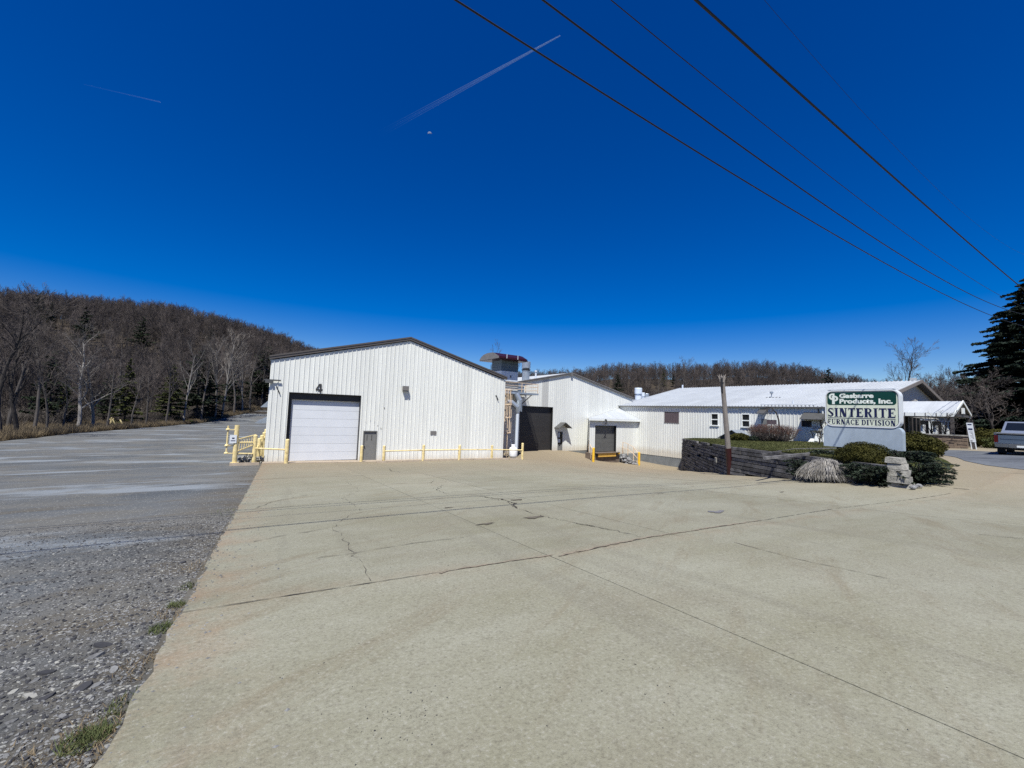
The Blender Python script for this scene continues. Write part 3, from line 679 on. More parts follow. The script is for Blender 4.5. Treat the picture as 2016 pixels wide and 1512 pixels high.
# concrete threshold strip before the wall
xs = np.linspace(bx0 - .1, bx1 + .2, 14); mb = MB()
for a, b in zip(xs, xs[1:]):
    za, zb_ = base1(a) + .05, base1(b) + .05
    mb.hexa([(a, 30.9, Hf(a, 30.9) - .1), (b, 30.9, Hf(b, 30.9) - .1), (b, by + .45, zb_ - .1), (a, by + .45, za - .1)], [(a, 30.9, Hf(a, 30.9) + .035), (b, 30.9, Hf(b, 30.9) + .035), (b, by + .45, zb_), (a, by + .45, za)])
mb.build('door_apron', CURB, B1)

# ---------------- building 2 (behind)
cy = 36.5; cx0, cx1, cxm, cez, crz = 22.2, 44.9, 33.8, 4.12, 6.45
B2 = thing('metal_warehouse', 'white metal gabled warehouse set back behind the first, with tall dark garage door', 'warehouse', (cx0, cy, -2.5))
zt2 = lambda x: cez + (crz - cez) * (1 - abs(x - cxm) / (cxm - cx0 if x < cxm else cx1 - cxm)); zt2.kinks = (cxm,)
d2 = (26.53, 31.16, 2.46); e2 = (32.0, 32.72, -.30)
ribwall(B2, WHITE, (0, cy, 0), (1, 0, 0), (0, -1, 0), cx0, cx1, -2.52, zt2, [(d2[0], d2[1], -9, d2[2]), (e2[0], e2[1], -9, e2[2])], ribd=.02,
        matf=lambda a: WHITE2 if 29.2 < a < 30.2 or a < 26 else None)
rake(B2, TRIM2, [(cx0 - .1, cez + .12), (cxm, crz + .2), (cx1 + .1, cez + .1)], cy, h=.22, d=.16)
MB().box(cxm - .13, cxm + .13, cy - .24, cy - .16, crz - .22, crz + .16).build('ridge_cap', TRIM2, B2)
nr = (-(crz - cez), 0, cxm - cx0)
ribroof(B2, WROOF, lambda s: V(cx0 - .1, s, cez + .05), lambda s: V(cxm, s, crz + .14), nr, cy - .1, cy + 24)
ribroof(B2, WROOF, lambda s: V(cx1 + .1, s, cez + .05), lambda s: V(cxm, s, crz + .14), (crz - cez, 0, cx1 - cxm), cy - .1, cy + 24)
MB().box(cx0, cx0 + .1, cy, cy + 24, -2.6, cez).build('side_wall', WHITE, B2)
MB().box(cx0, 44.0, cy + .02, cy + .3, -4.2, -2.53).build('foundation', FOUND, B2)
reveal(B2, BLACK, d2[0], d2[1], -2.52, d2[2], cy - .02, .5)
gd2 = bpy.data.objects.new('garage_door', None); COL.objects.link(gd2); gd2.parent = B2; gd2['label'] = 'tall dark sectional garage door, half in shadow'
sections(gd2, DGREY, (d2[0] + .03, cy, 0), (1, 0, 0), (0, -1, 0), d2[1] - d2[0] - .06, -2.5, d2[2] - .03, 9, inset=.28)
MB().box(e2[0] - .06, e2[1] + .06, cy + .04, cy + .08, -2.52, e2[2]).build('entry_door', STEELD, B2)
ed2 = [c for c in B2.children if c.name.startswith('entry_door')][0]
MB().box(e2[0] + .02, e2[1] - .02, cy + .03, cy + .04, -1.75, e2[2] - .05).build('door_window', GLASS, ed2)
MB().box(e2[0] + .10, e2[0] + .32, cy + .018, cy + .03, -.95, -.42).box(e2[0] + .08, e2[0] + .40, cy + .018, cy + .03, -1.55, -1.15).build('notice', PIPEW, ed2)
# gabled hood over the man door
hb = aY(1105, 835, cy); hx = 32.42; hz = .72
mb = MB(); o_ = .87; hw = .98; dz = .62
for s_ in (-1, 1):
    a = V(hx, cy, hz); b = V(hx + s_ * hw, cy, hz - dz); t = V(0, 0, .06)
    mb.hexa([a, b, b + V(0, -o_, 0), a + V(0, -o_, 0)], [a + t, b + t, b + V(0, -o_, 0) + t, a + V(0, -o_, 0) + t])
mb.build('door_hood', AWN, B2)
# exhaust stack and pipe on its roof
def roofz2(x): return zt2(x) + .1
p = aD(1035, 745, 47); sx, sy = p.x, p.y
B2z = roofz2(sx)
mb = MB(); mb.lathe((sx, sy, B2z - .3), [(.42, 0), (.42, 1.25), (.46, 1.3), (.46, 1.35)], 18); mb.build('stack_pipe', GALV, B2)
MB().lathe((sx, sy, B2z + 1.2), [(.36, 0), (.47, .1), (.49, .15), (.49, .85), (.44, .88)], 18).build('stack_cap', GALV, B2)
MB().lathe((sx, sy, B2z + 1.05), [(.40, 0), (.50, .05), (.50, .14)], 18).build('stack_band', DGREY, B2)
MB().cyl((sx + .95, sy - .6, B2z - .2), (sx + .95, sy - .6, B2z + .95), .10).cyl((sx + .95, sy - .6, B2z + .95), (sx + .95, sy - .6, B2z + 1.12), .15).build('vent_pipe', PIPEW, B2)

# ---------------- tower, duct, catwalk, ladder in the gap
ty = 34.2; p0 = aY(987, 728, ty); p1 = aY(1020, 728, ty); pl = aX(968.6, 720, p0.x)
tx0, tx1, tyb = p0.x, p1.x, pl.y
ztop = aY(987, 707, ty).z
TW = thing('exhaust_tower', 'dark grey sheet metal exhaust tower with maroon curved hood between the two warehouses', 'exhaust tower', ((tx0 + tx1) / 2, (ty + tyb) / 2, -2.5))
h1 = aY(1000, 731, ty).z
nb = 3
for k in range(nb):
    a = h1 + (ztop - h1) * k / nb; b = h1 + (ztop - h1) * (k + 1) / nb
    MB().box(tx0, tx1, ty, tyb, a + .012, b - .012).box(tx0 + .01, tx1 - .01, ty + .01, tyb - .01, a - .005, b + .005).build('tower_panel', TOWERG, TW)
ml = aY(985, 748, ty - .15)
MB().box(tx0 - .05, tx1 - .10, ty - .12, tyb, ml.z - .05, h1 - .01).build('collar_box', PIPEW, TW)
MB().box(tx0 + 1.0, tx0 + 1.12, ty - .14, ty - .12, ml.z + .30, ml.z + .55).build('latch', BLACK, [c for c in TW.children if c.name.startswith('collar_box')][0])
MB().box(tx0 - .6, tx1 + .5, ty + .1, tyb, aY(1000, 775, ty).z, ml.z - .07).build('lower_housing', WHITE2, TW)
MB().cyl((tx0 - .3, ty - .15, aY(1000, 775, ty).z), (tx0 - .3, ty - .15, ml.z - .1), .33, n=16).build('round_duct', CURB, TW)
MB().box(tx1 + .05, tx1 + .75, ty - .1, ty + .1, aY(1000, 775, ty).z + .1, ml.z - .1).build('side_cabinet', GALV, TW)
# hood: arc profile in the YZ plane swept along X
hxa = aY(985, 700, ty - .5).x - .45; hxb = aY(1036, 700, ty - .5).x
ym = (ty + tyb) / 2; ry = (tyb - ty) / 2 + .95; za = ztop - .05; hh = .66
arc = [(ym + ry * a_, za + hh * b_) for a_, b_ in ((1, 0), (.96, .22), (.82, .55), (.55, .85), (.2, .99), (-.15, 1.0), (-.45, .93), (-.98, .30), (-1, 0))]
mb = MB(); mb.prism([(hxa, y, z) for y, z in arc], (.02, 0, 0)); mb.build('hood_end', TRIM2, TW)
mb = MB()
for (ya, za_), (yb, zb_) in zip(arc, arc[1:]):
    mb.quad((hxa + .02, ya, za_), (hxb - .35, ya, za_), (hxb - .35, yb, zb_), (hxa + .02, yb, zb_))
    mb.quad((hxb - .35, ya, za_), (hxb, ya * .9 + ym * .1, za_ * .96 + za * .04), (hxb, yb * .9 + ym * .1, zb_ * .9 + za * .1), (hxb - .35, yb, zb_))
mb.add([(hxb, y * .9 + ym * .1, z * .9 + za * .1) for y, z in arc], [tuple(range(9))]); mb.box(hxa + .02, hxb - .02, ym - ry * .95, ym + ry * .95, za - .04, za)
mb.build('hood_roof', MAROON, TW)
for k in range(2):
    x = hxa + .9 + k * 1.3; MB().box(x, x + .05, ym - ry - .02, ym - ry + .02, za + .05, za + .45).build('hood_strap', PIPEW, TW)

CWx1, CWy0, CWz = 27.0, 34.0, 3.57
CW = thing('catwalk', 'steel catwalk with pale railings above the dark garage door', 'catwalk', (22.5, CWy0, CWz))
MB().box(22.1, CWx1, CWy0, cy - .1, CWz, CWz + .10).build('deck', DGREY, CW)
MB().box(22.1, CWx1, CWy0 - .04, CWy0, CWz - .02, CWz + .16).build('deck_edge', GALV, CW)
for px_ in (CWx1 - .05, 24.9):
    MB().beam((px_, CWy0 + .05, CWz), (px_ + (0 if px_ < 26 else 0), CWy0 + .05, CWz + 1.15), .05, .05).build('rail_post', RAIL, CW)
MB().beam((CWx1 - .05, cy - .3, CWz), (CWx1 - .05, cy - .3, CWz + 1.15), .05, .05).build('rail_post', RAIL, CW)
for hz_ in (.45, .80, 1.12):
    MB().beam((22.4, CWy0 + .05, CWz + hz_), (CWx1 - .05, CWy0 + .05, CWz + hz_), .04, .04).beam((CWx1 - .05, CWy0 + .05, CWz + hz_), (CWx1 - .05, cy - .2, CWz + hz_), .04, .04).build('rail', RAIL, CW)
for x_ in (22.6, 24.6):
    MB().beam((x_, CWy0 + .3, -2.5), (x_, CWy0 + .3, CWz), .12, .12).build('support_leg', DGREY, CW)
for x_ in (26.2,):
    MB().beam((x_, cy - .1, CWz - 1.3), (x_ + .1, CWy0 + .2, CWz), .06, .06).build('brace', DGREY, CW)

LY = 32.4; lt = aY(1000, 768, LY); lb = aY(998, 905, LY)
zt_, zb_ = lt.z, lb.z
LD = thing('caged_ladder', 'pale rusty ladder with safety cage at the corner of the first warehouse', 'ladder', (lb.x, LY, zb_))
xl, xr = aY(993.5, 800, LY).x, aY(1007, 800, LY).x
MB().tube([(xl + .25, LY + .3, zb_), (xl + .25, LY + .3, zt_ + .1)], .035, 6).tube([(xr - .2, LY + .3, zb_), (xr - .2, LY + .3, zt_ + .1)], .035, 6).build('side_rail', RAIL, LD)
rg = MB(); z = zb_ + .3
while z < zt_: rg.tube([(xl + .25, LY + .3, z), (xr - .2, LY + .3, z)], .014, 5); z += .3
tag(rg.build('rungs', RAIL, LD), kind='stuff')
cage0 = aY(1000, 852, LY).z
for zc in (cage0, cage0 + (zt_ - cage0) * .36, cage0 + (zt_ - cage0) * .66, zt_):
    pts = []
    for t in np.linspace(0, PI, 9): pts.append(((xl + xr) / 2 - math.cos(t) * (xr - xl) / 2, LY + .3 - math.sin(t) * .65, zc))
    MB().tube(pts, .04, 5).build('cage_hoop', RAIL, LD)
for t in (0, .25, .5, .75, 1.0):
    x = (xl + xr) / 2 - math.cos(t * PI) * (xr - xl) / 2; y = LY + .3 - math.sin(t * PI) * .65
    MB().beam((x, y, cage0), (x, y, zt_), .05, .02).build('cage_bar', RAIL, LD)
MB().beam((aY(998, 850, LY - .2).x, LY - .2, zb_), (aY(999, 850, LY - .2).x, LY - .2, cage0), .07, .05).build('front_post', RAIL, LD)

# white pipe with grey duct elbows
py_ = 33.4; a = aY(1015.5, 897, py_); b = aY(1019, 812, py_)
PP = thing('duct_pipe', 'white vertical pipe with grey elbows under the catwalk', 'pipe', (a.x, py_, -2.5))
MB().cyl((a.x, py_, -2.5), (b.x, py_, b.z), .16, n=12).build('pipe', PIPEW, PP)
c = aY(1018, 755, py_)
MB().tube([(b.x, py_, b.z), (b.x - .1, py_, b.z + .5), (b.x - .6, py_ + .2, b.z + .95), (b.x - 1.1, py_ + .3, b.z + 1.0)], [.22, .26, .26, .24], 12).build('elbow', GALV, PP)
MB().tube([(b.x + .15, py_, b.z + .15), (b.x + .2, py_, b.z + 1.2), (b.x - .1, py_ + .2, CWz - .02)], [.20, .28, .28], 12).build('elbow', GALV, PP)
MB().box(b.x - .05, b.x + .45, py_ - .1, py_ + .25, b.z + .1, b.z + 1.3).build('junction_box', GALV, PP)
MB().tube([(a.x - .9, py_ - .3, -.9), (a.x - .5, py_ - .3, -2.3)], .05, 6).build('hose', PIPEW, PP)

tp = G(1010, 901); tp = aY(1010, 901, 30.4)
TK = thing('propane_tank', 'white propane tank standing by the pipe at the warehouse corner', 'gas tank', (tp.x, tp.y, H(tp.x, tp.y)))
tz = H(tp.x, tp.y) + .02
MB().lathe((tp.x, tp.y, tz), [(.22, 0), (.24, .06), (.24, .10)], 18).build('foot_ring', TANKW, TK)
MB().lathe((tp.x, tp.y, tz + .08), [(.20, 0), (.33, .08), (.37, .2), (.37, .72), (.33, .86), (.2, .94), (.1, .97)], 20).build('tank_body', TANKW, TK, smooth=True)
MB().lathe((tp.x, tp.y, tz + 1.02), [(.17, 0), (.19, .03), (.19, .2), (.17, .22)], 16).build('valve_collar', TANKW, TK)

# ---------------- loading dock annexe with door 2
dy = 33.5; dx0, dx1 = 34.05, 42.36; dz = 1.22
DK = thing('loading_dock', 'small white loading dock annexe with hipped roof and grey door marked 2', 'loading dock', (dx0, dy, -3.7))
k2 = (aY(1171.5, 860, dy).x, aY(1213, 860, dy).x, aY(1192, 838, dy).z, -2.42)
ribwall(DK, WHITE, (0, dy, 0), (1, 0, 0), (0, -1, 0), dx0, dx1, -2.72, lambda s: dz, [(k2[0], k2[1], -9, k2[2])], ribd=.018)
MB().quad((dx0, dy, -2.72), (36.9, cy, -2.72), (36.9, cy, dz), (dx0, dy, dz)).build('side_wall', WHITE, DK)
apx = V(42.36, cy - .05, 2.72); e0 = V(33.55, 33.15, 1.34); e1 = V(42.36, 33.15, 1.34); e3 = V(36.75, cy - .05, 1.34)
nrf = (e1 - e0).cross(apx - e0).normalized()
npn = 9; L_ = e1.x - e0.x
ribroof(DK, WROOF, lambda s: V(s, 33.15, 1.34), lambda s: V(s, 33.15 + (apx.y - 33.15) * (s - e0.x) / L_, 1.34 + 1.38 * (s - e0.x) / L_), nrf, e0.x, e1.x, ribd=.02)
MB().quad(e0, apx, e3, e3 + V(0.001, 0, 0)).tri(e0, apx, e3).build('side_roof', WROOF, DK)
MB().box(e0.x, e1.x, 33.15, 33.20, 1.12, 1.33).build('fascia', VINYL, DK)
MB().box(e0.x + .06, dx1, 33.21, dy, 1.22, 1.25).build('soffit', TRIM2, DK)
reveal(DK, BLACK, k2[0], k2[1], k2[3], k2[2], dy - .02, .40)
gd3 = bpy.data.objects.new('dock_door', None); COL.objects.link(gd3); gd3.parent = DK
sections(gd3, GREYD, (k2[0] + .03, dy, 0), (1, 0, 0), (0, -1, 0), k2[1] - k2[0] - .06, k2[3], k2[2] - .03, 6, inset=.30)
MB().box(dx0, 38.9, dy - .12, dy + .6, -4.0, -2.47).build('dock_wall', DOCKC, DK)
MB().box(38.9, dx1, dy - .08, dy + .3, -4.0, -2.74).build('foundation', FOUND, DK)
MB().box(k2[0] + .25, k2[1] - .35, dy - .34, dy - .13, -2.95, -2.55).build('bumper_plate', ORNG, DK)
for x in (k2[0] - .02, k2[1] - .30): MB().box(x, x + .22, dy - .28, dy - .13, -2.9, -2.55).build('dock_bumper', BLACK, DK)
MB().box(k2[1] + .1, 38.85, dy - .25, dy - .12, -2.72, -2.5).build('lip', YELB, DK)
MB().box(k2[0] - .1, k2[1] + .25, dy - .45, dy - .13, -2.54, -2.47).build('leveller', DOCKC, DK)
p = aY(1193, 830.5, 33.12); fnum('2', p.x, p.z, .60, 33.12, NUMB, DK, 'number_2', .03)

def bollard(loc, label, r=.11, h=1.12, mt=None, group=None, lean=0):
    o = thing('bollard', label, 'bollard', loc, group)
    x, y, z = loc
    MB().cyl((x, y, z - .1), (x + lean, y, z + h), r, n=14).build('post', mt or YEL, o)
    MB().lathe((x + lean, y, z + h), [(r * .98, 0), (r * .8, r * .3), (r * .3, r * .5)], 14).build('cap', mt or YEL, o)
    return o
a = aY(1168, 911, 32.0); b = aY(1258, 918, 31.0)
bollard((a.x, a.y, a.z), 'bright yellow bollard at the left side of the loading dock', .13, 1.55, YELB)
bollard((b.x, b.y, b.z), 'bright yellow bollard at the right end of the dock rock slope', .13, 1.55, YELB)
def railing(pts, tops, label, mids=(.5,)):
    o = thing('handrail', label, 'railing', pts[0])
    for p, h in zip(pts, tops): MB().beam(p, V(*p) + V(0, 0, h), .06, .06, (0, 1, 0)).build('post', RAIL, o)
    for f in (1,) + tuple(mids):
        for i in range(len(pts) - 1):
            MB().beam(V(*pts[i]) + V(0, 0, tops[i] * f), V(*pts[i + 1]) + V(0, 0, tops[i + 1] * f), .05, .05).build('rail', RAIL, o)
railing([aY(1159, 893, 34.3), aY(1163, 903, 33.1), (a.x, a.y + .15, a.z + .1)], [1.5, 1.3, 1.25], 'thin rusty railing beside the left yellow dock bollard')
railing([aY(1226, 893, 33.2), aY(1236, 896, 32.5), aY(1247, 907, 31.8), (b.x - .05, b.y + .15, b.z + .2)], [1.35, 1.3, 1.55, 1.3], 'thin rusty railing above the dark rock slope')
# rock slope right of the dock
rs = thing('rock_slope', 'dark broken rock slope between the dock and its right bollard', 'rock slope', (39.2, 32, -3.8))
r = random.Random(9)
def rock(c, sx_, sy_, sz_, r, mb=None, nseg=7):
    mb = mb or MB(); base = len(mb.v); rings = [(-.9, .55), (-.3, 1), (.35, .9), (.95, .4)]
    ang = r.uniform(0, PI)
    for z, k in rings:
        for i in range(nseg):
            t = 2 * PI * i / nseg; kk = k * r.uniform(.75, 1.2); x, y = math.cos(t) * kk * sx_, math.sin(t) * kk * sy_
            mb.v.append((c[0] + x * math.cos(ang) - y * math.sin(ang), c[1] + x * math.sin(ang) + y * math.cos(ang), c[2] + z * sz_ * r.uniform(.85, 1.1)))
    for j in range(3):
        for i in range(nseg):
            A = base + j * nseg; mb.f.append((A + i, A + (i + 1) % nseg, A + nseg + (i + 1) % nseg, A + nseg + i))
    mb.f.append(tuple(base + i for i in range(nseg))[::-1]); mb.f.append(tuple(base + 3 * nseg + i for i in range(nseg)))
    return mb
tA, tB = aY(1224, 894, 33.3), aY(1256, 915, 31.3)
for k in range(46):
    t = r.random() ** .8; P = tA.lerp(tB, t); top = P.z; bot = -3.75
    z = bot + (top - bot) * r.random()
    rock((P.x + r.uniform(-.25, .5), P.y + r.uniform(-.2, .5), z), r.uniform(.2, .38), r.uniform(.18, .3), r.uniform(.12, .22), r).build('stone', ROCK, rs)

# ---------------- long low building (right)
fx, fe, fy0, fy1 = 42.4, 42.14, 12.0, 36.5
ez3, rx3, rz3, ry0 = 3.08, 60.0, 6.5, 11.3
B3 = thing('office_plant', 'long low white ribbed metal building with white metal roof and tan gable, behind the lawn', 'building', (fx, fy0, -.5))
wins = [(aX(1401, 815, fx), aX(1413.5, 837, fx)), (aX(1461.5, 816, fx), aX(1475.5, 840, fx))]
ops = [(b.y, a.y, b.z, a.z) for a, b in wins]
va, vb = aX(1308, 811, fx), aX(1336.5, 833, fx); ops.append((vb.y, va.y, vb.z, va.z))
wa, wb = aX(1499, 826, fx), aX(1529, 836, fx); ops.append((wb.y, wa.y, wb.z, wa.z))
sa, sb = aX(1578, 828, fx), aX(1598, 841, fx); ops.append((sb.y, sa.y, sb.z, sa.z))
ribwall(B3, WHITE, (fx, 0, 0), (0, 1, 0), (-1, 0, 0), fy0, fy1, -2.74, lambda s: ez3 - .02, ops, ribd=.035)
MB().box(fx + .02, fx + .3, 24, fy1, -4.2, -2.75).build('foundation', FOUND, B3)
for a, b in wins:
    y0, y1, z0, z1 = b.y, a.y, b.z, a.z; f = .09
    mb = MB(); X_ = fx - .05
    mb.box(X_, fx + .03, y0 - f, y0, z0 - f, z1 + f); mb.box(X_, fx + .03, y1, y1 + f, z0 - f, z1 + f); mb.box(X_, fx + .03, y0, y1, z1, z1 + f); mb.box(X_ - .06, fx + .03, y0 - f - .04, y1 + f + .04, z0 - f - .03, z0)
    fr = mb.build('window', VINYL, B3)
    zm = (z0 + z1) / 2; MB().box(fx - .02, fx + .04, y0, y1, zm - .05, zm + .05).build('sash_bar', VINYL, fr)
    MB().box(fx + .05, fx + .06, y0, y1, z0, zm - .05).build('pane', GLASS, fr); MB().box(fx + .03, fx + .04, y0, y1, zm + .05, z1).build('pane', GLASS, fr)
mb = MB(); y = vb.y; n_ = 9
fr = MB().box(fx - .04, fx + .02, vb.y - .05, va.y + .05, va.z, va.z + .05).box(fx - .04, fx + .02, vb.y - .05, va.y + .05, vb.z - .05, vb.z).build('boarded_window', TRIM2, B3)
for k in range(n_):
    a = vb.y + (va.y - vb.y) * k / n_; MB().box(fx + .0, fx + .03 + .01 * (k % 2), a + .01, a + (va.y - vb.y) / n_ - .01, vb.z, va.z).build('board', LOUV, fr)
MB().box(fx + .01, fx + .04, wb.y, wa.y, wb.z, wa.z).box(fx - .02, fx + .01, (wa.y + wb.y) / 2 - .03, (wa.y + wb.y) / 2 + .03, wb.z, wa.z).build('low_window', LOUV, B3)
MB().box(fx + .05, fx + .08, sb.y, sa.y, sb.z, sa.z).build('service_window', BLACK, B3)
# roof
hy0 = 36.6; hy1 = aX(1337, 764.5, rx3).y
def lo3(s): return V(fe, s, ez3)
def hi3(s): return V(rx3, ry0 + (s - ry0) * (hy1 - ry0) / (hy0 - ry0), rz3)
ribroof(B3, WROOF, lo3, hi3, (-(rz3 - ez3), 0, rx3 - fe), ry0, hy0, ribd=.07, rw=.10)
rx4 = 77.8
MB().add([(rx3, ry0, rz3), (rx4, ry0, ez3), (rx4, hy1, ez3), (rx3, hy1, rz3)], [(0, 1, 2, 3)]).build('rear_roof_slope', WROOF, B3)
MB().box(fe + .02, fx, ry0, hy0 - .1, ez3 - .10, ez3 - .06).build('soffit', TRIM2, B3)
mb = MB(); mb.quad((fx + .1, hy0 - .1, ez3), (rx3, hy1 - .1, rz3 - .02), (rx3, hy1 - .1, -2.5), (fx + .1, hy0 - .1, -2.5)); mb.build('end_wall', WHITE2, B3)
MB().box(45.5, 58, 38.6, 50, -2, 4.15).build('annex_roof', WROOF, B3)
# gable end facing the drive
gz = lambda x: ez3 + (rz3 - ez3) * (1 - abs(x - rx3) / (rx3 - fe))
k = 0; z = 2.62
while z < rz3 - .12:
    zt_ = z + .2; x0 = fe + .25 + max(0, (zt_ - ez3)) * (rx3 - fe) / (rz3 - ez3); x1 = 2 * rx3 - x0
    if x1 - x0 > .4:
        MB().hexa([(x0, fy0 - .045, z), (x1, fy0 - .045, z), (x1, fy0 + .02, z), (x0, fy0 + .02, z)], [(x0, fy0 - .012, zt_), (x1, fy0 - .012, zt_), (x1, fy0 + .02, zt_), (x0, fy0 + .02, zt_)]).build('lap_board', LAPS, B3)
    z += .2
MB().box(fe + .2, rx4 - .1, fy0 + .02, fy0 + .15, -.6, 2.62).build('gable_lower_wall', VINYL, B3)
gw = [c for c in B3.children if c.name == 'gable_lower_wall'][0]
for (xa, xb, ya, yb) in ((1822, 1829, 827, 853), (1847, 1854, 829, 854), (1869, 1874, 835, 855)):
    a, b = aY(xa, ya, fy0), aY(xb, yb, fy0)
    f = MB().box(a.x, b.x, fy0 + .0, fy0 + .018, .5, 2.45).build('tall_window', LOUV, B3)
    MB().box(a.x + .12, b.x - .12, fy0 - .01, fy0 - .002, .6, 2.35).build('pane', GLASS, f)
for (xa, xb, ya, yb) in ((1815, 1820.5, 827, 836), (1841, 1846, 829, 838)):
    a, b = aY(xa, ya, fy0 - .2), aY(xb, yb, fy0 - .2); MB().box(a.x, b.x, fy0 - .3, fy0, b.z, a.z).build('wall_box', BLACK, B3)
a, b = aY(1779, 820, fy0), aY(1810, 820, fy0)
MB().box(a.x - 6, b.x, fy0 - .03, fy0 + .01, -.1, 2.60).build('entry_glazing', GLASS, B3)
for k in range(5):
    x = a.x + (b.x - a.x) * k / 4; MB().box(x - .06, x + .06, fy0 - .07, fy0 - .03, -.1, 2.60).build('mullion', TRIM, [c for c in B3.children if c.name == 'entry_glazing'][0])
for sgn in (-1, 1):
    xe = fe - .05 if sgn < 0 else rx4 + .05
    h = .24
    MB().hexa([(xe, ry0 - .05, ez3 - h), (rx3, ry0 - .05, rz3 - h), (rx3, ry0 + .02, rz3 - h), (xe, ry0 + .02, ez3 - h)],
              [(xe, ry0 - .05, ez3 + .07), (rx3, ry0 - .05, rz3 + .09), (rx3, ry0 + .02, rz3 + .09), (xe, ry0 + .02, ez3 + .07)]).build('rake_trim', mat('rake_trim_tan', (.20, .175, .155), .5), B3)
    MB().quad((xe, ry0, ez3 - .2), (rx3, ry0, rz3 - .2), (rx3, fy0, rz3 - .2), (xe, fy0, ez3 - .2)).build('rake_soffit', DGREY, B3)
MB().box(rx3 - .15, rx3 + .15, ry0 + .4, ry0 + .9, rz3, rz3 + .3).build('ridge_vent', WROOF, B3)
# fixtures on the roof
def onroof(px, py):
    # intersection with the front roof plane
    nn = V(-(rz3 - ez3), 0, rx3 - fe); d = ray(px, py); P0 = V(fe, 0, ez3); t = nn.dot(P0 - EYE) / nn.dot(d); return EYE + d * t
p = onroof(1519, 783); MB().cyl(p, p + V(0, 0, .45), .05, n=8).lathe((p.x, p.y, p.z + .42), [(.1, 0), (.17, .06), (.17, .22), (.1, .25)], 10).build('roof_vent', GALV, B3)
MB().box(p.x - .1, p.x + .1, p.y - .9, p.y + .5, p.z + .02, p.z + .05).build('vent_flashing', BLACK, B3)
p = onroof(1561, 797); MB().cyl(p, p + V(0, 0, .4), .07, n=8).build('roof_pipe', PIPEW, B3)
p = hi3(36.0); MB().cyl(p + V(-.4, -.2, -.1), p + V(-.4, -.2, .5), .12, n=8).build('roof_pipe', PIPEW, B3)
a, b = aX(1492, 794, fe), aX(1600, 794, fe)
MB().hexa([(fe + .5, b.y, ez3 + .14), (fe + .9, b.y, ez3 + .2), (fe + .9, a.y, ez3 + .2), (fe + .5, a.y, ez3 + .14)], [(fe + .5, b.y, ez3 + .2), (fe + .9, b.y, ez3 + .27), (fe + .9, a.y, ez3 + .27), (fe + .5, a.y, ez3 + .2)]).build('snow_guard', WROOF, B3)
# awnings and small fittings on the lawn side
a, b = aX(1574, 828, fx - .9), aX(1617, 829, fx - .9)
mb = MB(); zt_, zl_ = 2.55, 1.95
mb.hexa([(fx - .9, b.y, zl_), (fx, b.y, zt_), (fx, a.y, zt_), (fx - .9, a.y, zl_)], [(fx - .9, b.y, zl_ + .04), (fx, b.y, zt_ + .04), (fx, a.y, zt_ + .04), (fx - .9, a.y, zl_ + .04)])
mb.tri((fx - .9, b.y, zl_), (fx, b.y, zt_), (fx, b.y, zl_)); mb.tri((fx - .9, a.y, zl_), (fx, a.y, zt_), (fx, a.y, zl_)); mb.build('window_awning', AWN, B3)
MB().box(fx - .5, fx, b.y + .25, a.y - .6, 1.02, 1.18).build('shelf', VINYL, B3)
MB().beam((fx - .02, a.y - .7, 1.0), (fx - .48, a.y - .7, 1.0), .04, .04).beam((fx - .02, a.y - .7, .5), (fx - .48, a.y - .7, 1.0), .04, .04).build('shelf_bracket', BLACK, B3)
a, b = aX(1489, 812, fx - .8), aX(1504, 812, fx - .8)
zt_ = 2.82
MB().hexa([(fx - .8, b.y, zt_ - .45), (fx, b.y, zt_), (fx, a.y, zt_), (fx - .8, a.y, zt_ - .45)], [(fx - .8, b.y, zt_ - .39), (fx, b.y, zt_ + .06), (fx, a.y, zt_ + .06), (fx - .8, a.y, zt_ - .39)]).build('door_hood', AWN, B3)
MB().box(fx - .05, fx - .02, b.y + .1, a.y - .1, -.2, 1.9).build('side_door', STEELD, B3)
p = aX(1620, 800, fx - .1); MB().beam((fx - .09, p.y, 3.0), (fx - .09, p.y, -.1), .09, .09).build('downspout', VINYL, B3)
MB().beam((fx - .1, p.y + .35, 2.9), (fx - .1, p.y + .1, 1.0), .07, .07).build('downspout', BLACK, B3)
for (px, py, w_, h_) in ((1597, 868, .5, .2), (1608, 866, .45, .55)):
    p = aX(px, py, fx - .6); MB().hexa([(p.x, p.y - w_ / 2, p.z - .1), (p.x + .4, p.y - w_ / 2, p.z - .1), (p.x + .4, p.y + w_ / 2, p.z - .1), (p.x, p.y + w_ / 2, p.z - .1)], [(p.x + .1, p.y - .08, p.z + h_), (p.x + .3, p.y - .08, p.z + h_), (p.x + .3, p.y + .08, p.z + h_), (p.x + .1, p.y + .08, p.z + h_)]).build('white_cover', VINYL, B3)

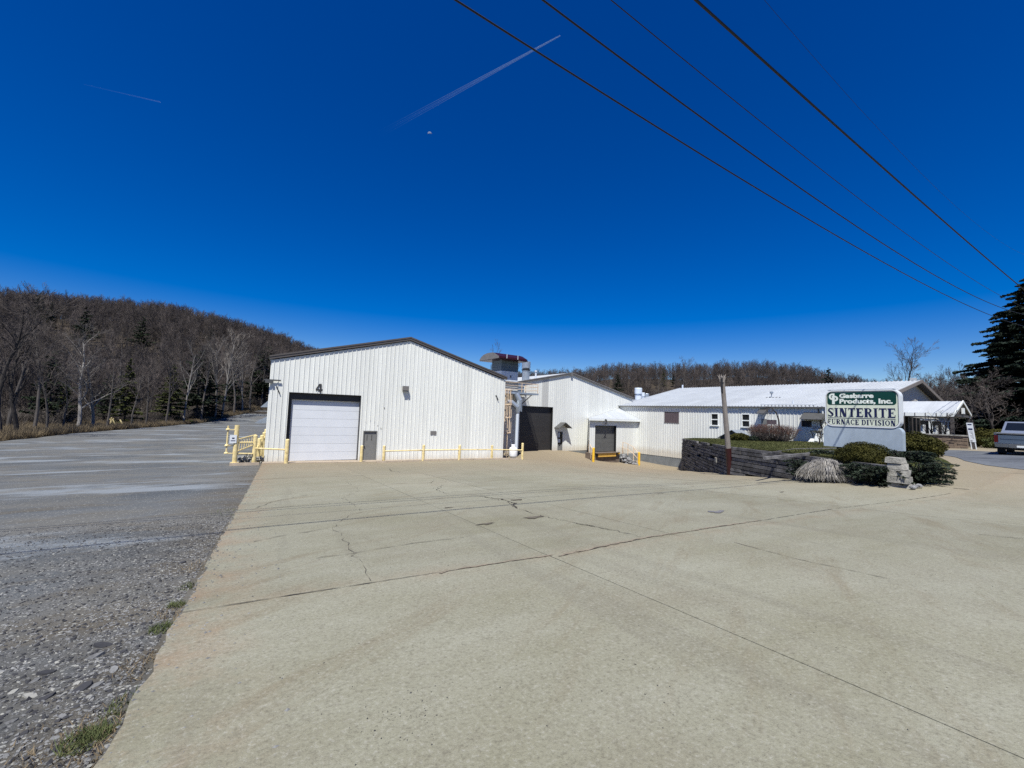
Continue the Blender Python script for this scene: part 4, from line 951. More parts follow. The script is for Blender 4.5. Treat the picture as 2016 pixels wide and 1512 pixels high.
# drum vents on the low roof between
for k, (px0, px1, y0_, y1_, D, lab) in enumerate(((1249.5, 1264, 764, 782.5, 64, 'two-tier pale blue roof ventilator, leftmost and tallest of the three'), (1263, 1269.5, 773, 783, 63, 'narrow pale drum ventilator in the middle of the three on the low roof'), (1269, 1278, 775, 783, 66, 'squat grey drum ventilator, rightmost of the three on the low roof'))):
    a, b = aD(px0, y1_, D), aD(px1, y0_, D); c = (a + b) / 2; r_ = (px1 - px0) / 824 * D / 2; zb = 4.15; zt_ = b.z
    o = thing('roof_ventilator', lab, 'ventilator', (c.x, c.y, zb), 'drum ventilators on the low roof')
    hh_ = zt_ - zb
    MB().lathe((c.x, c.y, zb), [(r_ * .9, 0), (r_ * .9, hh_ * .42), (r_ * 1.0, hh_ * .45)], 16).build('lower_drum', GALV if k == 2 else PIPEW, o)
    MB().lathe((c.x, c.y, zb + hh_ * .45), [(r_ * .7, 0), (r_ * .7, hh_ * .08), (r_, hh_ * .1), (r_, hh_ * .5), (r_ * .9, hh_ * .55)], 16).build('upper_drum', GALV if k == 2 else PIPEW, o)

# ---------------- entrance canopy
cX = 49.75; cyf = 7.0; clx, crx = 46.5, 52.95; cze = 2.80; czr = 3.86; cyb = fy0 - .75
CN = thing('entrance_canopy', 'white roofed entrance canopy on dark timber posts in front of the tan gable', 'canopy', (cX, cyf, .1))
for sgn, xe in ((-1, clx), (1, crx)):
    ribroof(CN, WROOF, lambda s, xe=xe: V(xe, s, cze), lambda s: V(cX, s, czr), (sgn * (czr - cze), 0, abs(cX - xe)), cyf, fy0 - .1, rib=.6, per=1, ribd=.02)
    MB().box(xe - .02, xe + .02, cyf, cyb, cze - .28, cze - .01).build('eave_fascia', VINYL, CN)
    MB().hexa([(xe, cyf - .06, cze - .12), (cX, cyf - .06, czr - .12), (cX, cyf, czr - .12), (xe, cyf, cze - .12)], [(xe, cyf - .06, cze + .06), (cX, cyf - .06, czr + .06), (cX, cyf, czr + .06), (xe, cyf, cze + .06)]).build('gable_fascia', VINYL, CN)
    for yy in (cyf + .15, cyb - .2):
        MB().box(xe - sgn * .1 - .1, xe - sgn * .1 + .1, yy - .1, yy + .1, -.1, cze - .2).build('post', TRIM, CN)
for k in range(7):
    y = cyf + .35 + k * .62; MB().box(clx - .05, clx - .02, y, y + .04, cze - .3, cze + .01).build('gutter_strap', TRIM2, CN)
MB().box(clx + .1, crx - .1, cyf + .04, cyf + .14, cze - .24, cze - .06).build('tie_beam', TRIM, CN)
MB().beam((cX - 1.6, cyf + .09, cze - .1), (cX - .1, cyf + .09, czr - .3), .1, .12).beam((cX + 1.6, cyf + .09, cze - .1), (cX + .1, cyf + .09, czr - .3), .1, .12).build('truss', TRIM, CN)
MB().prism([(clx + .1, cyf + .16, cze - .05), (crx - .1, cyf + .16, cze - .05), (cX, cyf + .16, czr - .14)], (0, .04, 0)).build('gable_infill', BARKD, CN)
MB().box(clx + .25, crx - .25, cyf + .2, fy0 - .2, cze - .22, cze - .18).build('ceiling', TRIM, CN)
MB().box(cX - .38, cX + .38, cyf - .06, cyf + .03, cze + .02, cze + .5).build('flood_lamp', VINYL, CN)

# low stone wall
SW = thing('stone_wall', 'low brown stone veneer wall with pale cap beside the entrance canopy', 'wall', (45, 7, .1))
ya, yb = aX(1905, 870, 45).y, 9.6; r = random.Random(4); mb = MB()
z = .0; 
while z < 1.02:
    h_ = r.uniform(.08, .14); y = ya
    while y < yb:
        L_ = r.uniform(.2, .55); mb.box(45 - r.uniform(.0, .05), 45.3, y + .008, min(y + L_, yb) - .008, z + .008, z + h_ - .008); y += L_
    z += h_
tag(mb.build('stones', STONE, SW), kind='stuff')
MB().box(45.02, 45.3, ya + .01, yb, -.1, 1.0).build('core', BLACK, SW)
MB().box(44.9, 45.4, ya - .05, yb, 1.06, 1.15).build('cap', LIME, SW)

# info pylon
px_ = 43.6; a = aX(1911, 881, px_); yC = a.y - .17
PY = thing('info_sign', 'narrow leaning white and blue notice board on short posts near the canopy', 'notice board', (px_, yC, H(px_, yC)))
gz_ = H(px_, yC); wd = .15; lean = .10
def pyq(y0, y1, z0, z1, off, mt, nm, par):
    sh = lambda z: (z - gz_) * lean
    mb = MB(); mb.hexa([(px_ - off, yC + y0 + sh(z0), z0), (px_ + .04, yC + y0 + sh(z0), z0), (px_ + .04, yC + y1 + sh(z0), z0), (px_ - off, yC + y1 + sh(z0), z0)],
                        [(px_ - off, yC + y0 + sh(z1), z1), (px_ + .04, yC + y0 + sh(z1), z1), (px_ + .04, yC + y1 + sh(z1), z1), (px_ - off, yC + y1 + sh(z1), z1)])
    return mb.build(nm, mt, par)
pyq(-wd, wd, gz_ + .5, gz_ + 1.85, .03, SIGNF, 'board', PY); bd = PY.children[0]
for y in (-wd + .02, wd - .06): pyq(y, y + .05, gz_ - .05, gz_ + .5, .02, SIGNF, 'leg', PY)
pyq(-wd + .08, wd - .07, gz_ + .02, gz_ + .45, .0, TRIM, 'lower_panel', PY)
pyq(-wd + .05, wd - .05, gz_ + 1.70, gz_ + 1.77, .04, SIGNB, 'heading_bar', bd); pyq(-wd + .05, wd - .05, gz_ + 1.36, gz_ + 1.46, .04, SIGNB, 'heading_bar', bd)
for k in range(6): pyq(-wd + .06, wd - .08 - .05 * (k % 3), gz_ + 1.20 - k * .09, gz_ + 1.225 - k * .09, .036, TRIM2, 'text_line', bd)
pyq(.0, wd - .05, gz_ + .55, gz_ + .62, .036, TRIM2, 'text_line', bd)

# ================================================================== TIMBER RETAINING WALL
RW = thing('timber_wall', 'tall retaining wall of stacked grey weathered timbers holding up the lawn', 'retaining wall', (POLE.x, POLE.y, -1.5))
ub = MB().box(-.5, .5, -.5, .5, -.5, .5).mesh('timber', TIMB)
tm_org = wl(RW)
def timber(a, b, hgt=.162, dep=.17):
    a, b = Vector(a), Vector(b); d = (b - a); L_ = d.length; d.normalize(); sd = Vector((-d.y, d.x, 0)).normalized(); u = d.cross(sd) if d.cross(sd).z > 0 else -d.cross(sd)
    o = bpy.data.objects.new('timber', ub); COL.objects.link(o); o.parent = RW
    M_ = Matrix((d * L_, sd * dep, u * hgt)).transposed().to_4x4(); M_.translation = (a + b) / 2 - tm_org; o.matrix_basis = M_
    return o
def twall(A, B, zA, zB, seed, bot, Lt=2.3, batter=.012):
    r = random.Random(seed); A, B = V(*A[:2], 0), V(*B[:2], 0); d = (B - A); L_ = d.length; d.normalize(); n_ = V(-d.y, d.x, 0)
    if n_.x > 0: n_ = -n_
    k = 0
    while True:
        off = 0.1 + k * .2
        if zA - off < bot(0) - .15 and zB - off < bot(1) - .15: break
        s = -r.uniform(0, Lt * .8)
        while s < L_:
            l = Lt * r.uniform(.55, 1.15); s0, s1 = max(s, -.08), min(s + l, L_ + .06)
            if s1 - s0 > .15:
                t0, t1 = s0 / L_, s1 / L_; zt0, zt1 = zA + (zB - zA) * t0 - off, zA + (zB - zA) * t1 - off
                if min(zt0, zt1) < 1e9 and max(zt0 - bot(t0), zt1 - bot(t1)) > -.15:
                    pr = n_ * (r.uniform(-.035, .035) + k * batter)
                    if r.random() > .03: timber(A + d * (s0 + .012) + pr + V(0, 0, zt0 + r.uniform(-.005, .005)), A + d * (s1 - .012) + pr + V(0, 0, zt1 + r.uniform(-.005, .005)))
            s += l
        if k % 3 == 2:
            for q in range(int(L_ / 2.4)):
                t = (q + r.uniform(.3, .7)) / (L_ / 2.4)
                zz = zA + (zB - zA) * t - off
                if zz > bot(t) and r.random() < .55: P = A + d * (t * L_); timber(P + n_ * (.10 + k * batter) + V(0, 0, zz), P - n_ * .3 + V(0, 0, zz), .17, .18)
        k += 1
    # dark backing earth
    mb = MB(); b0, b1 = bot(0) - .6, bot(1) - .6; q = -n_ * .10
    mb.quad(A + q + V(0, 0, b0), B + q + V(0, 0, b1), B + q + V(0, 0, zB - .08), A + q + V(0, 0, zA - .08)); mb.build('earth_backing', DIRT, RW)
g = lambda A, B: (lambda t: H(A[0] + (B[0] - A[0]) * t, A[1] + (B[1] - A[1]) * t))
twall(POLE, WCOR, .12, -.42, 1, g(POLE, WCOR))
twall(WEND, POLE, .14, .12, 2, g(WEND, POLE))
twall(WCOR, (42.35, 26.9), -.42, -.50, 3, lambda t: -3.75, Lt=1.8)
for k in range(9):   # staggered ends at the far corner
    z = -.52 - k * .39; timber((WCOR.x - .35, WCOR.y - .12, z), (WCOR.x + .6, WCOR.y + .25, z), .185, .2)
# low second tier near the big sign
for (a, b, c) in (((1503, 893), (1560, 884), .30), ((1560, 884), (1650, 880), .34), ((1505, 899), (1600, 893), .16), ((1600, 893), (1640, 889), .30)):
    A_ = aZ(*a, .16); B_ = aZ(*b, .2); zA_, zB_ = [float(lawn_z(np.array([q.x]), np.array([q.y]))[0]) + .03 for q in (A_, B_)]; timber((A_.x, A_.y, zA_ - .04), (B_.x, B_.y, zB_ - .04), .12, .12)
# pale stone end post
SP = thing('stone_post', 'pale stacked stone block post at the right end of the timber wall', 'stone post', (20.7, 4.55, -.55))
r = random.Random(12); pb = aPl(1790, 954, WEND, POLE); zz = -.65
for k in range(5):
    h_ = .22 + r.uniform(-.02, .03); sx_ = .34 - k * .022
    cx_, cy_ = 20.60 + r.uniform(-.05, .05), 4.50 + k * .035 + r.uniform(-.03, .03)
    mb = MB(); mb.hexa([(cx_ - sx_ + r.uniform(-.05, .05), cy_ - sx_ + r.uniform(-.05, .05), zz), (cx_ + sx_ + r.uniform(-.04, .04), cy_ - sx_ + r.uniform(-.06, .06), zz), (cx_ + sx_, cy_ + sx_, zz), (cx_ - sx_, cy_ + sx_, zz)],
                       [(cx_ - sx_ + r.uniform(.02, .09), cy_ - sx_ + r.uniform(.02, .08), zz + h_ - r.uniform(.012, .03)), (cx_ + sx_ - .02, cy_ - sx_ + r.uniform(.02, .09), zz + h_ - .015), (cx_ + sx_ - .02, cy_ + sx_ - .02, zz + h_ - .015), (cx_ - sx_ + .02, cy_ + sx_ - .02, zz + h_ - .015)])
    mb.build('stone_block', LIME, SP); zz += h_
for k in range(5):
    rock((20.3 + r.uniform(-.3, .5), 4.25 + r.uniform(-.35, .25), -.52 + r.uniform(-.03, .05)), .11, .09, .07, r).build('stone_block', ROCK, SP)

# ---------------- broken utility pole
pb = aZ(1438, 934, -1.50); Dp = (pb - EYE).dot(FW); ptp = aD(1421.5, 741, Dp - .2)
UPo = thing('utility_pole', 'leaning weathered wooden pole stub with splintered top and dark red sleeve', 'pole', pb)
pm = pb.lerp(ptp, .27)
MB().tube([pb + V(0, 0, -.2), pb.lerp(ptp, .14), pm], [.175, .165, .16], 14).build('sleeve', POLER, UPo)
MB().tube([pm, pb.lerp(ptp, .5), pb.lerp(ptp, .75) + V(.02, .01, 0), ptp], [.145, .135, .125, .118], 14).build('shaft', POLEW, UPo)
r = random.Random(2); mb = MB()
for k in range(13):
    t = 2 * PI * k / 13; q = ptp + V(math.cos(t) * .09, math.sin(t) * .09, -.35); e = ptp + V(math.cos(t) * r.uniform(.08, .26), math.sin(t) * r.uniform(.08, .26), r.uniform(-.1, .22)); mb.tube([q, (q + e) / 2 + V(0, 0, .1), e], [.035, .028, .008], 4)
mb.build('splinters', POLEW, UPo)
MB().tube([ptp + V(-.13, -.06, -.1), ptp + V(-.14, -.07, -.6), ptp + V(-.10, -.06, -1.0)], .05, 6).build('bracket', BLACK, UPo)
MB().beam(pb + V(-.18, -.02, .02), pb + V(-.14, -.02, 1.9), .03, .06).build('conduit', BLACK, UPo)
# small white tag on the wall
p = aPl(1415.5, 905.5, (POLE.x - .16, POLE.y + .15), (WCOR.x - .16, WCOR.y + .15)); 
q = MB().obox(p + V(-.2, .1, 0), V(.17, .14, 0), V(.02, -.02, 0), V(0, 0, .15)).build('pale_block_end', LIME, RW)

# ================================================================== BIG SIGN
SX = 24.0; sy0, sy1 = 5.22, 7.94; szb, szt = 1.52, 3.22; sd_ = .42
SG = thing('company_sign', 'large cream sign with rounded corners reading Gasbarre Products, Inc. SINTERITE FURNACE DIVISION', 'sign', (SX + .25, (sy0 + sy1) / 2, .2))
def rrect(y0, y1, z0, z1, r_, x, n=6, only=None):
    pts = []
    for (cy_, cz_, a0, cn) in ((y1 - r_, z0 + r_, -90, 'br'), (y1 - r_, z1 - r_, 0, 'tr'), (y0 + r_, z1 - r_, 90, 'tl'), (y0 + r_, z0 + r_, 180, 'bl')):
        if only and cn not in only:
            pts.append(V(x, y1 if cn[1] == 'r' else y0, z1 if cn[0] == 't' else z0)); continue
        for k in range(n + 1):
            a = rad(a0 + 90 * k / n); pts.append(V(x, cy_ + r_ * math.cos(a), cz_ + r_ * math.sin(a)))
    return pts
MB().prism(rrect(sy0, sy1, szb, szt, .30, SX), (sd_, 0, 0)).build('cabinet', SIGNF, SG)
# bead frame
def ring(y0, y1, z0, z1, r0_, wd_, x, t, mt, nm, par):
    A_, B_ = rrect(y0, y1, z0, z1, r0_, x), rrect(y0 + wd_, y1 - wd_, z0 + wd_, z1 - wd_, max(.02, r0_ - wd_), x); n = len(A_); mb = MB()
    vs = A_ + B_ + [p + V(-t, 0, 0) for p in A_] + [p + V(-t, 0, 0) for p in B_]; fs = []
    for i in range(n):
        j = (i + 1) % n; fs += [(2 * n + i, 2 * n + j, 3 * n + j, 3 * n + i), (i, j, 2 * n + j, 2 * n + i), (n + j, n + i, 3 * n + i, 3 * n + j)]
    return mb.add(vs, fs).build(nm, mt, par)
ring(sy0, sy1, szb, szt, .30, .05, SX - .001, .045, SIGNF, 'frame', SG)
ring(sy0 + .05, sy1 - .05, szb + .05, szt - .05, .27, .012, SX - .001, .03, TRIM2, 'frame_gasket', SG)
MB().prism(rrect(sy0 + .062, sy1 - .062, szb + .062, szt - .062, .25, SX - .001), (-.015, 0, 0)).build('face', SIGNC, SG)
face = [c for c in SG.children if c.name == 'face'][0]
W_ = sy1 - sy0; Hh = szt - szb
def FY(u): return sy1 - W_ * u          # u: 0 left .. 1 right as read
def FZ(v): return szt - Hh * v          # v: 0 top .. 1 bottom
MB().prism(rrect(FY(.955), FY(.032), FZ(.405), FZ(.058), .12, SX - .0165), (-.004, 0, 0)).build('green_panel', SIGNG, face)
# lettering ---------------------------------------------------------
def glyph_mesh(strokes, ox, oz, h, wd, x, mb, k0=0):
    """strokes in a unit box (0..1, 0..1), drawn on the plane X = x, text running towards -Y"""
    k = k0
    def P_(u, v): return V(x - .0002 * (k % 12), ox - u * wd, oz + v * h)
    for st in strokes:
        k += 1
        if st[0] == 'l':
            _, x0, y0, x1, y1, t = st
            a = V(0, -x0 * wd, y0 * h); b = V(0, -x1 * wd, y1 * h); d = (b - a).normalized(); nn = V(0, d.z, -d.y) * (t * h / 2) if True else None
            c = V(x - .0003 * (k % 12), ox, oz); mb.quad(c + a + nn, c + b + nn, c + b - nn, c + a - nn)
        elif st[0] == 'r':
            _, x0, y0, x1, y1 = st; mb.quad(P_(x0, y0), P_(x1, y0), P_(x1, y1), P_(x0, y1))
        elif st[0] == 'p':
            pts = [P_(*q) for q in st[1]]; mb.add(pts, [tuple(range(len(pts)))])
        elif st[0] == 'a':   # elliptical arc band: cx,cy,rx,ry,a0,a1, tx, ty
            _, cx_, cy_, rx_, ry_, a0, a1, tx_, ty_ = st; n = 14; pr = None
            for i in range(n + 1):
                a = rad(a0 + (a1 - a0) * i / n); co, si = math.cos(a), math.sin(a)
                o1 = P_(cx_ + rx_ * co, cy_ + ry_ * si); i1 = P_(cx_ + (rx_ - tx_) * co, cy_ + (ry_ - ty_) * si)
                if pr: mb.quad(pr[0], o1, i1, pr[1])
                pr = (o1, i1)
    return k
sf = .07; T = .26
GL = {
 'I': (.50, [('r', .22, 0, .78, 1), ('r', 0, 0, 1, sf), ('r', 0, 1 - sf, 1, 1)]),
 'N': (.98, [('r', .10, 0, .24, 1), ('r', .74, 0, .88, 1), ('p', [(.08, 1), (.46, 1), (.88, 0), (.54, 0)]), ('r', 0, 0, .36, sf), ('r', 0, 1 - sf, .30, 1), ('r', .64, 1 - sf, 1, 1)]),
 'T': (.84, [('r', .34, 0, .66, 1), ('r', .0, 1 - .14, 1, 1), ('r', .24, 0, .76, sf), ('p', [(0, 1), (.09, 1), (.05, .70), (0, .70)]), ('p', [(1, 1), (.91, 1), (.95, .70), (1, .70)])]),
 'E': (.82, [('r', .10, 0, .46, 1), ('r', 0, 0, .98, .13), ('r', 0, .87, .96, 1), ('r', .3, .46, .70, .56), ('r', .66, .36, .74, .66), ('p', [(.98, .0), (.86, .0), (.92, .30), (1, .30)]), ('p', [(.96, 1), (.86, 1), (.90, .72), (.97, .72)])]),
 'R': (.94, [('r', .08, 0, .42, 1), ('r', 0, 0, .50, sf), ('r', 0, 1 - sf, .5, 1), ('a', .5, .74, .40, .26, -90, 90, .25, .09), ('r', .3, .48, .52, .57), ('r', .3, .91, .52, 1), ('p', [(.42, .52), (.66, .54), (.94, .06), (.66, .06)]), ('r', .66, 0, 1, sf)]),
 'S': (.74, [('a', .5, .735, .46, .265, 30, 245, .30, .13), ('a', .5, .27, .50, .27, -150, 70, .32, .13), ('p', [(.12, .62), (.42, .70), (.92, .42), (.66, .26)]), ('r', .86, .70, .95, 1), ('r', .03, 0, .12, .32)]),
 'F': (.76, [('r', .14, 0, .42, 1), ('r', 0, 0, .56, sf), ('r', 0, .90, .98, 1), ('r', .3, .46, .70, .56), ('r', .66, .36, .74, .66), ('p', [(.98, 1), (.86, 1), (.91, .72), (.98, .72)])]),
 'U': (.92, [('r', .12, .3, .36, 1), ('r', .76, .3, .86, 1), ('a', .49, .32, .37, .32, 180, 360, .20, .11), ('r', 0, 1 - sf, .48, 1), ('r', .62, 1 - sf, 1, 1)]),
 'A': (.94, [('p', [(.44, 1), (.60, 1), (.20, 0), (.10, 0)]), ('p', [(.42, 1), (.62, 1), (.94, 0), (.66, 0)]), ('r', .24, .28, .76, .38), ('r', 0, 0, .32, sf), ('r', .58, 0, 1.02, sf)]),
 'C': (.84, [('a', .5, .5, .50, .5, 45, 315, .26, .11), ('r', .86, .66, .94, .98), ('r', .86, .02, .94, .30)]),
 'D': (.94, [('r', .12, 0, .38, 1), ('r', 0, 0, .5, .09), ('r', 0, .91, .5, 1), ('a', .46, .5, .52, .5, -90, 90, .26, .10)]),
 'V': (.92, [('p', [(.06, 1), (.34, 1), (.58, 0), (.46, 0)]), ('p', [(.80, 1), (.90, 1), (.58, 0), (.46, 0)]), ('r', -.02, 1 - sf, .42, 1), ('r', .68, 1 - sf, 1, 1)]),
 'O': (.94, [('a', .5, .5, .50, .5, 0, 360, .25, .10)]),
}
def textline(txt, u0, u1, v0, v1, mt, name):
    tot = 0; gap = .10
    for ch in txt: tot += (GL[ch][0] if ch != ' ' else .30) + gap
    tot -= gap; Y0, Y1 = FY(u0), FY(u1); Z0, Z1 = FZ(v1), FZ(v0); h = Z1 - Z0; sc_ = (Y0 - Y1) / tot; mb = MB(); y = Y0; k = 0
    for ch in txt:
        if ch == ' ': y -= (.30 + gap) * sc_; continue
        k = glyph_mesh(GL[ch][1], y, Z0, h, GL[ch][0] * sc_, SX - .0185, mb, k); y -= (GL[ch][0] + gap) * sc_
    return mb.build(name, mt, face)
textline('SINTERITE', .035, .94, .490, .735, SIGNB, 'lettering')
MB().quad(V(SX - .0185, FY(.035), FZ(.776)), V(SX - .0185, FY(.94), FZ(.776)), V(SX - .0185, FY(.94), FZ(.757)), V(SX - .0185, FY(.035), FZ(.757))).build('rule_line', SIGNB, face)
textline('FURNACE DIVISION', .035, .94, .798, .940, SIGNB, 'lettering')
def ftext(body, u0, u1, vbase, vtop, mt, off, bold=.05):
    cu = bpy.data.curves.new('t', 'FONT'); cu.body = body; cu.size = 1; cu.offset = bold; cu.extrude = 0; cu.resolution_u = 3
    ob = bpy.data.objects.new('t', cu); COL.objects.link(ob); bpy.context.view_layer.update()
    me = bpy.data.meshes.new_from_object(ob.evaluated_get(bpy.context.evaluated_depsgraph_get())); bpy.data.objects.remove(ob)
    co = np.empty(len(me.vertices) * 3); me.vertices.foreach_get('co', co); co = co.reshape(-1, 3)
    x0, x1 = co[:, 0].min(), co[:, 0].max(); capH = .72
    u = u0 + (co[:, 0] - x0) / (x1 - x0) * (u1 - u0); v = vbase - co[:, 1] / capH * (vbase - vtop)
    out = np.stack([np.full(len(co), SX - off), sy1 - W_ * u, szt - Hh * v], 1) - np.array(wl(face))
    me.vertices.foreach_set('co', out.ravel()); me.materials.clear(); me.materials.append(mt); me.update(); me.name = 'lettering'
    return link('lettering', me, face)
ftext('Gasbarre', .208, .675, .21, .093, LETW, .0225)
ftext('Products, Inc.', .208, .912, .36, .238, LETW, .0225)
# GP emblem: round G joined to a tall P
mb = MB()
glyph_mesh([('a', .36, .70, .36, .30, 60, 300, .20, .15), ('r', .36, .86, .60, 1), ('p', [(.40, .80), (.60, 1.0), (.60, .78), (.46, .70)]), ('r', .34, 0, .62, .72),
            ('a', .58, .52, .40, .26, -90, 90, .22, .13), ('r', .56, .62, .60, .78), ('r', .30, .62, .58, .76), ('r', .58, .26, .62, .40)], FY(.055), FZ(.385), (FZ(.085) - FZ(.385)), W_ * .14, SX - .0225, mb)
mb.build('emblem', LETW, face)
# sheet-metal skirt under the cabinet
kz0 = .56
sk = rrect(sy0 - .04, sy1 + .09, kz0, szb + .06, .26, SX - .02, only=('tr', 'tl'))
MB().prism(sk, (sd_ + .04, 0, 0)).build('skirt', SKIRT, SG)
for y in (sy0 + .45, sy1 - .45): MB().cyl((SX + .22, y, -.1), (SX + .22, y, kz0 + .1), .10, n=10).build('post', BLACK, SG)
MB().box(SX - .01, SX + .3, sy0 + .2, sy1 - .1, szt, szt + .03).build('top_cover', GALV, SG)

# ================================================================== PICKUP TRUCK
PTM = mat('silver_truck_paint', (.34, .37, .41), .28, .55, amp=.03, sc=1); CHR = mat('chrome', (.6, .62, .64), .15, .9, amp=.03)
TLR = mat('tail_light', (.07, .008, .008), .2, amp=.1); TYR = mat('tyre_rubber', (.015, .015, .015), .8, amp=.2)
TGM = mat('tailgate_sky_reflection', (.13, .17, .22), .25, .5, amp=.05)  # silver tailgate with the reflected sky painted in as blue-grey
tX = 36.4; tyl = aX(1957, 865, tX).y; tg = .20
TR = thing('pickup_truck', 'silver pickup truck seen from behind at the right edge of the yard', 'pickup truck', (tX + 2.9, tyl - 1.0, tg))
yl, yr = tyl, tyl - 2.0
# lower body by outline of the side, extruded over the width (wheel arches cut in)
def side_prof():
    P = [(0, .62), (.0, 1.22), (1.85, 1.24), (1.9, 1.26), (4.35, 1.22), (5.55, 1.10), (5.85, .95), (5.88, .50), (5.45, .42)]
    for c, r_ in ((4.75, .46), (1.25, .46)):
        for k in range(9):
            a = rad(0 + 180 * k / 8); P.append((c + r_ * math.cos(a), .40 + r_ * math.sin(a)))
    P.append((.5, .42)); return P
mb = MB(); mb.prism([V(tX + .05 + x, yr, tg + z) for x, z in side_prof()], (0, 2.0, 0)); mb.build('body', PTM, TR)
MB().box(tX - .02, tX + .04, yr + .16, yl - .16, tg + .70, tg + 1.13).box(tX - .035, tX + .04, yr + .25, yl - .25, tg + .92, tg + .98).build('tailgate', TGM, TR)
MB().box(tX + .0, tX + 1.8, yr + .0, yr + .09, tg + 1.22, tg + 1.27).box(tX, tX + 1.8, yl - .09, yl, tg + 1.22, tg + 1.27).box(tX - .01, tX + .07, yr, yl, tg + 1.19, tg + 1.26).build('bed_rail', CHR, TR)
MB().box(tX + .05, tX + .06, yr + .1, yl - .1, tg + 1.13, tg + 1.19).build('tailgate_gap', BLACK, TR)
for y in (yl - .15, yr + .0):
    MB().box(tX - .02, tX + .12, y, y + .15, tg + .72, tg + 1.12).build('taillight', TLR, TR)
MB().box(tX - .14, tX + .06, yr + .03, yl - .03, tg + .46, tg + .66).box(tX - .16, tX - .13, yr + .55, yl - .55, tg + .44, tg + .60).build('bumper', CHR, TR)
MB().box(tX - .17, tX - .161, (yl + yr) / 2 - .16, (yl + yr) / 2 + .16, tg + .48, tg + .58).build('number_plate', VINYL, TR)
mb = MB(); x0, x1 = tX + 1.95, tX + 4.3
mb.hexa([(x0, yr + .06, tg + 1.24), (x1, yr + .06, tg + 1.22), (x1, yl - .06, tg + 1.22), (x0, yl - .06, tg + 1.24)], [(x0 + .22, yr + .24, tg + 1.93), (x1 - .85, yr + .24, tg + 1.95), (x1 - .85, yl - .24, tg + 1.95), (x0 + .22, yl - .24, tg + 1.93)]); mb.build('cab', PTM, TR)
cab = [c for c in TR.children if c.name == 'cab'][0]
MB().add([(x0 + .03, yr + .20, tg + 1.33), (x0 + .03, yl - .20, tg + 1.33), (x0 + .19, yl - .32, tg + 1.86), (x0 + .19, yr + .32, tg + 1.86)], [(0, 1, 2, 3)]).build('rear_window', GLASS, cab)
for sgn, y, y2 in ((1, yl - .07, yl - .21), (-1, yr + .07, yr + .21)):
    MB().add([(x0 + .22, y + .0 * sgn, tg + 1.31), (x1 - .15, y, tg + 1.31), (x1 - .85, y2 + .0, tg + 1.86), (x0 + .33, y2, tg + 1.86)], [(0, 1, 2, 3)]).build('side_window', GLASS, cab)
MB().add([(x1 - .02, yr + .2, tg + 1.3), (x1 - .02, yl - .2, tg + 1.3), (x1 - .72, yl - .34, tg + 1.88), (x1 - .72, yr + .34, tg + 1.88)], [(0, 1, 2, 3)]).build('windscreen', GLASS, cab)
for xx in (1.30, 4.80):
    for y in (yl - .30, yr + .02):
        wt_ = MB().cyl((tX + xx, y, tg + .38), (tX + xx, y + .28, tg + .38), .39, n=22).build('tyre', TYR, TR)
        MB().cyl((tX + xx, y - .005, tg + .38), (tX + xx, y + .285, tg + .38), .22, n=16).build('rim', CHR, wt_)
MB().box(tX + .6, tX + 5.2, yr + .3, yl - .3, tg + .30, tg + .5).build('underbody', BLACK, TR)
MB().box(tX + .78, tX + .80, yl - .34, yl - .02, tg + .12, tg + .45).box(tX + .78, tX + .80, yr + .02, yr + .34, tg + .12, tg + .45).build('mud_flap', TYR, TR)

# ================================================================== YELLOW PIPES, CURBS, GATE
GRB = 'yellow bollards in front of the warehouse'
a = aV(711, 906, 31.0); bxy = uv2xy(a.x, 31.0); bollard((*bxy, H(*bxy)), 'single yellow bollard between garage door 4 and the small grey door', .10, 1.13, group=GRB)
pr = [aV(px, 905, 30.2) for px in (755, 833, 904, 968, 1028)]
GR = thingF('pipe_barrier', 'long yellow pipe barrier on five posts in front of the ribbed wall', 'barrier', (pr[0].x, 30.2, Hf(pr[0].x, 30.2)))
tops = []
for k, p in enumerate(pr):
    z = Hf(p.x, 30.2); hh_ = (1.12, 1.12, 1.10, 1.08, 1.32)[k]
    MB().cyl((p.x, 30.2, z - .05), (p.x, 30.2, z + hh_), .10, n=14).lathe((p.x, 30.2, z + hh_), [(.10, 0), (.08, .03), (.03, .05)], 14).build('post', YEL, GR)
for a, b in zip(pr, pr[1:]):
    MB().tube([(a.x, 30.16, Hf(a.x, 30.2) + .78), (b.x, 30.16, Hf(b.x, 30.2) + .78)], .045, 8).build('rail', YEL, GR)
# barrier left of door 4
pA = aY(563, 911, 30.6); pB = aY(499, 912, 31.6)
GL_ = thing('pipe_barrier', 'short yellow pipe barrier of two posts at the left corner of the warehouse', 'barrier', (pA.x, pA.y, H(pA.x, pA.y)))
for p, hh_ in ((pA, 1.5), (pB, 1.75)):
    z = H(p.x, p.y); MB().cyl((p.x, p.y, z - .05), (p.x, p.y, z + hh_), .12, n=14).lathe((p.x, p.y, z + hh_), [(.12, 0), (.09, .04), (.03, .06)], 14).build('post', YEL, GL_)
MB().tube([(pA.x, pA.y - .06, H(pA.x, pA.y) + .88), (pB.x, pB.y - .06, H(pB.x, pB.y) + .95)], .05, 8).build('rail', YEL, GL_)
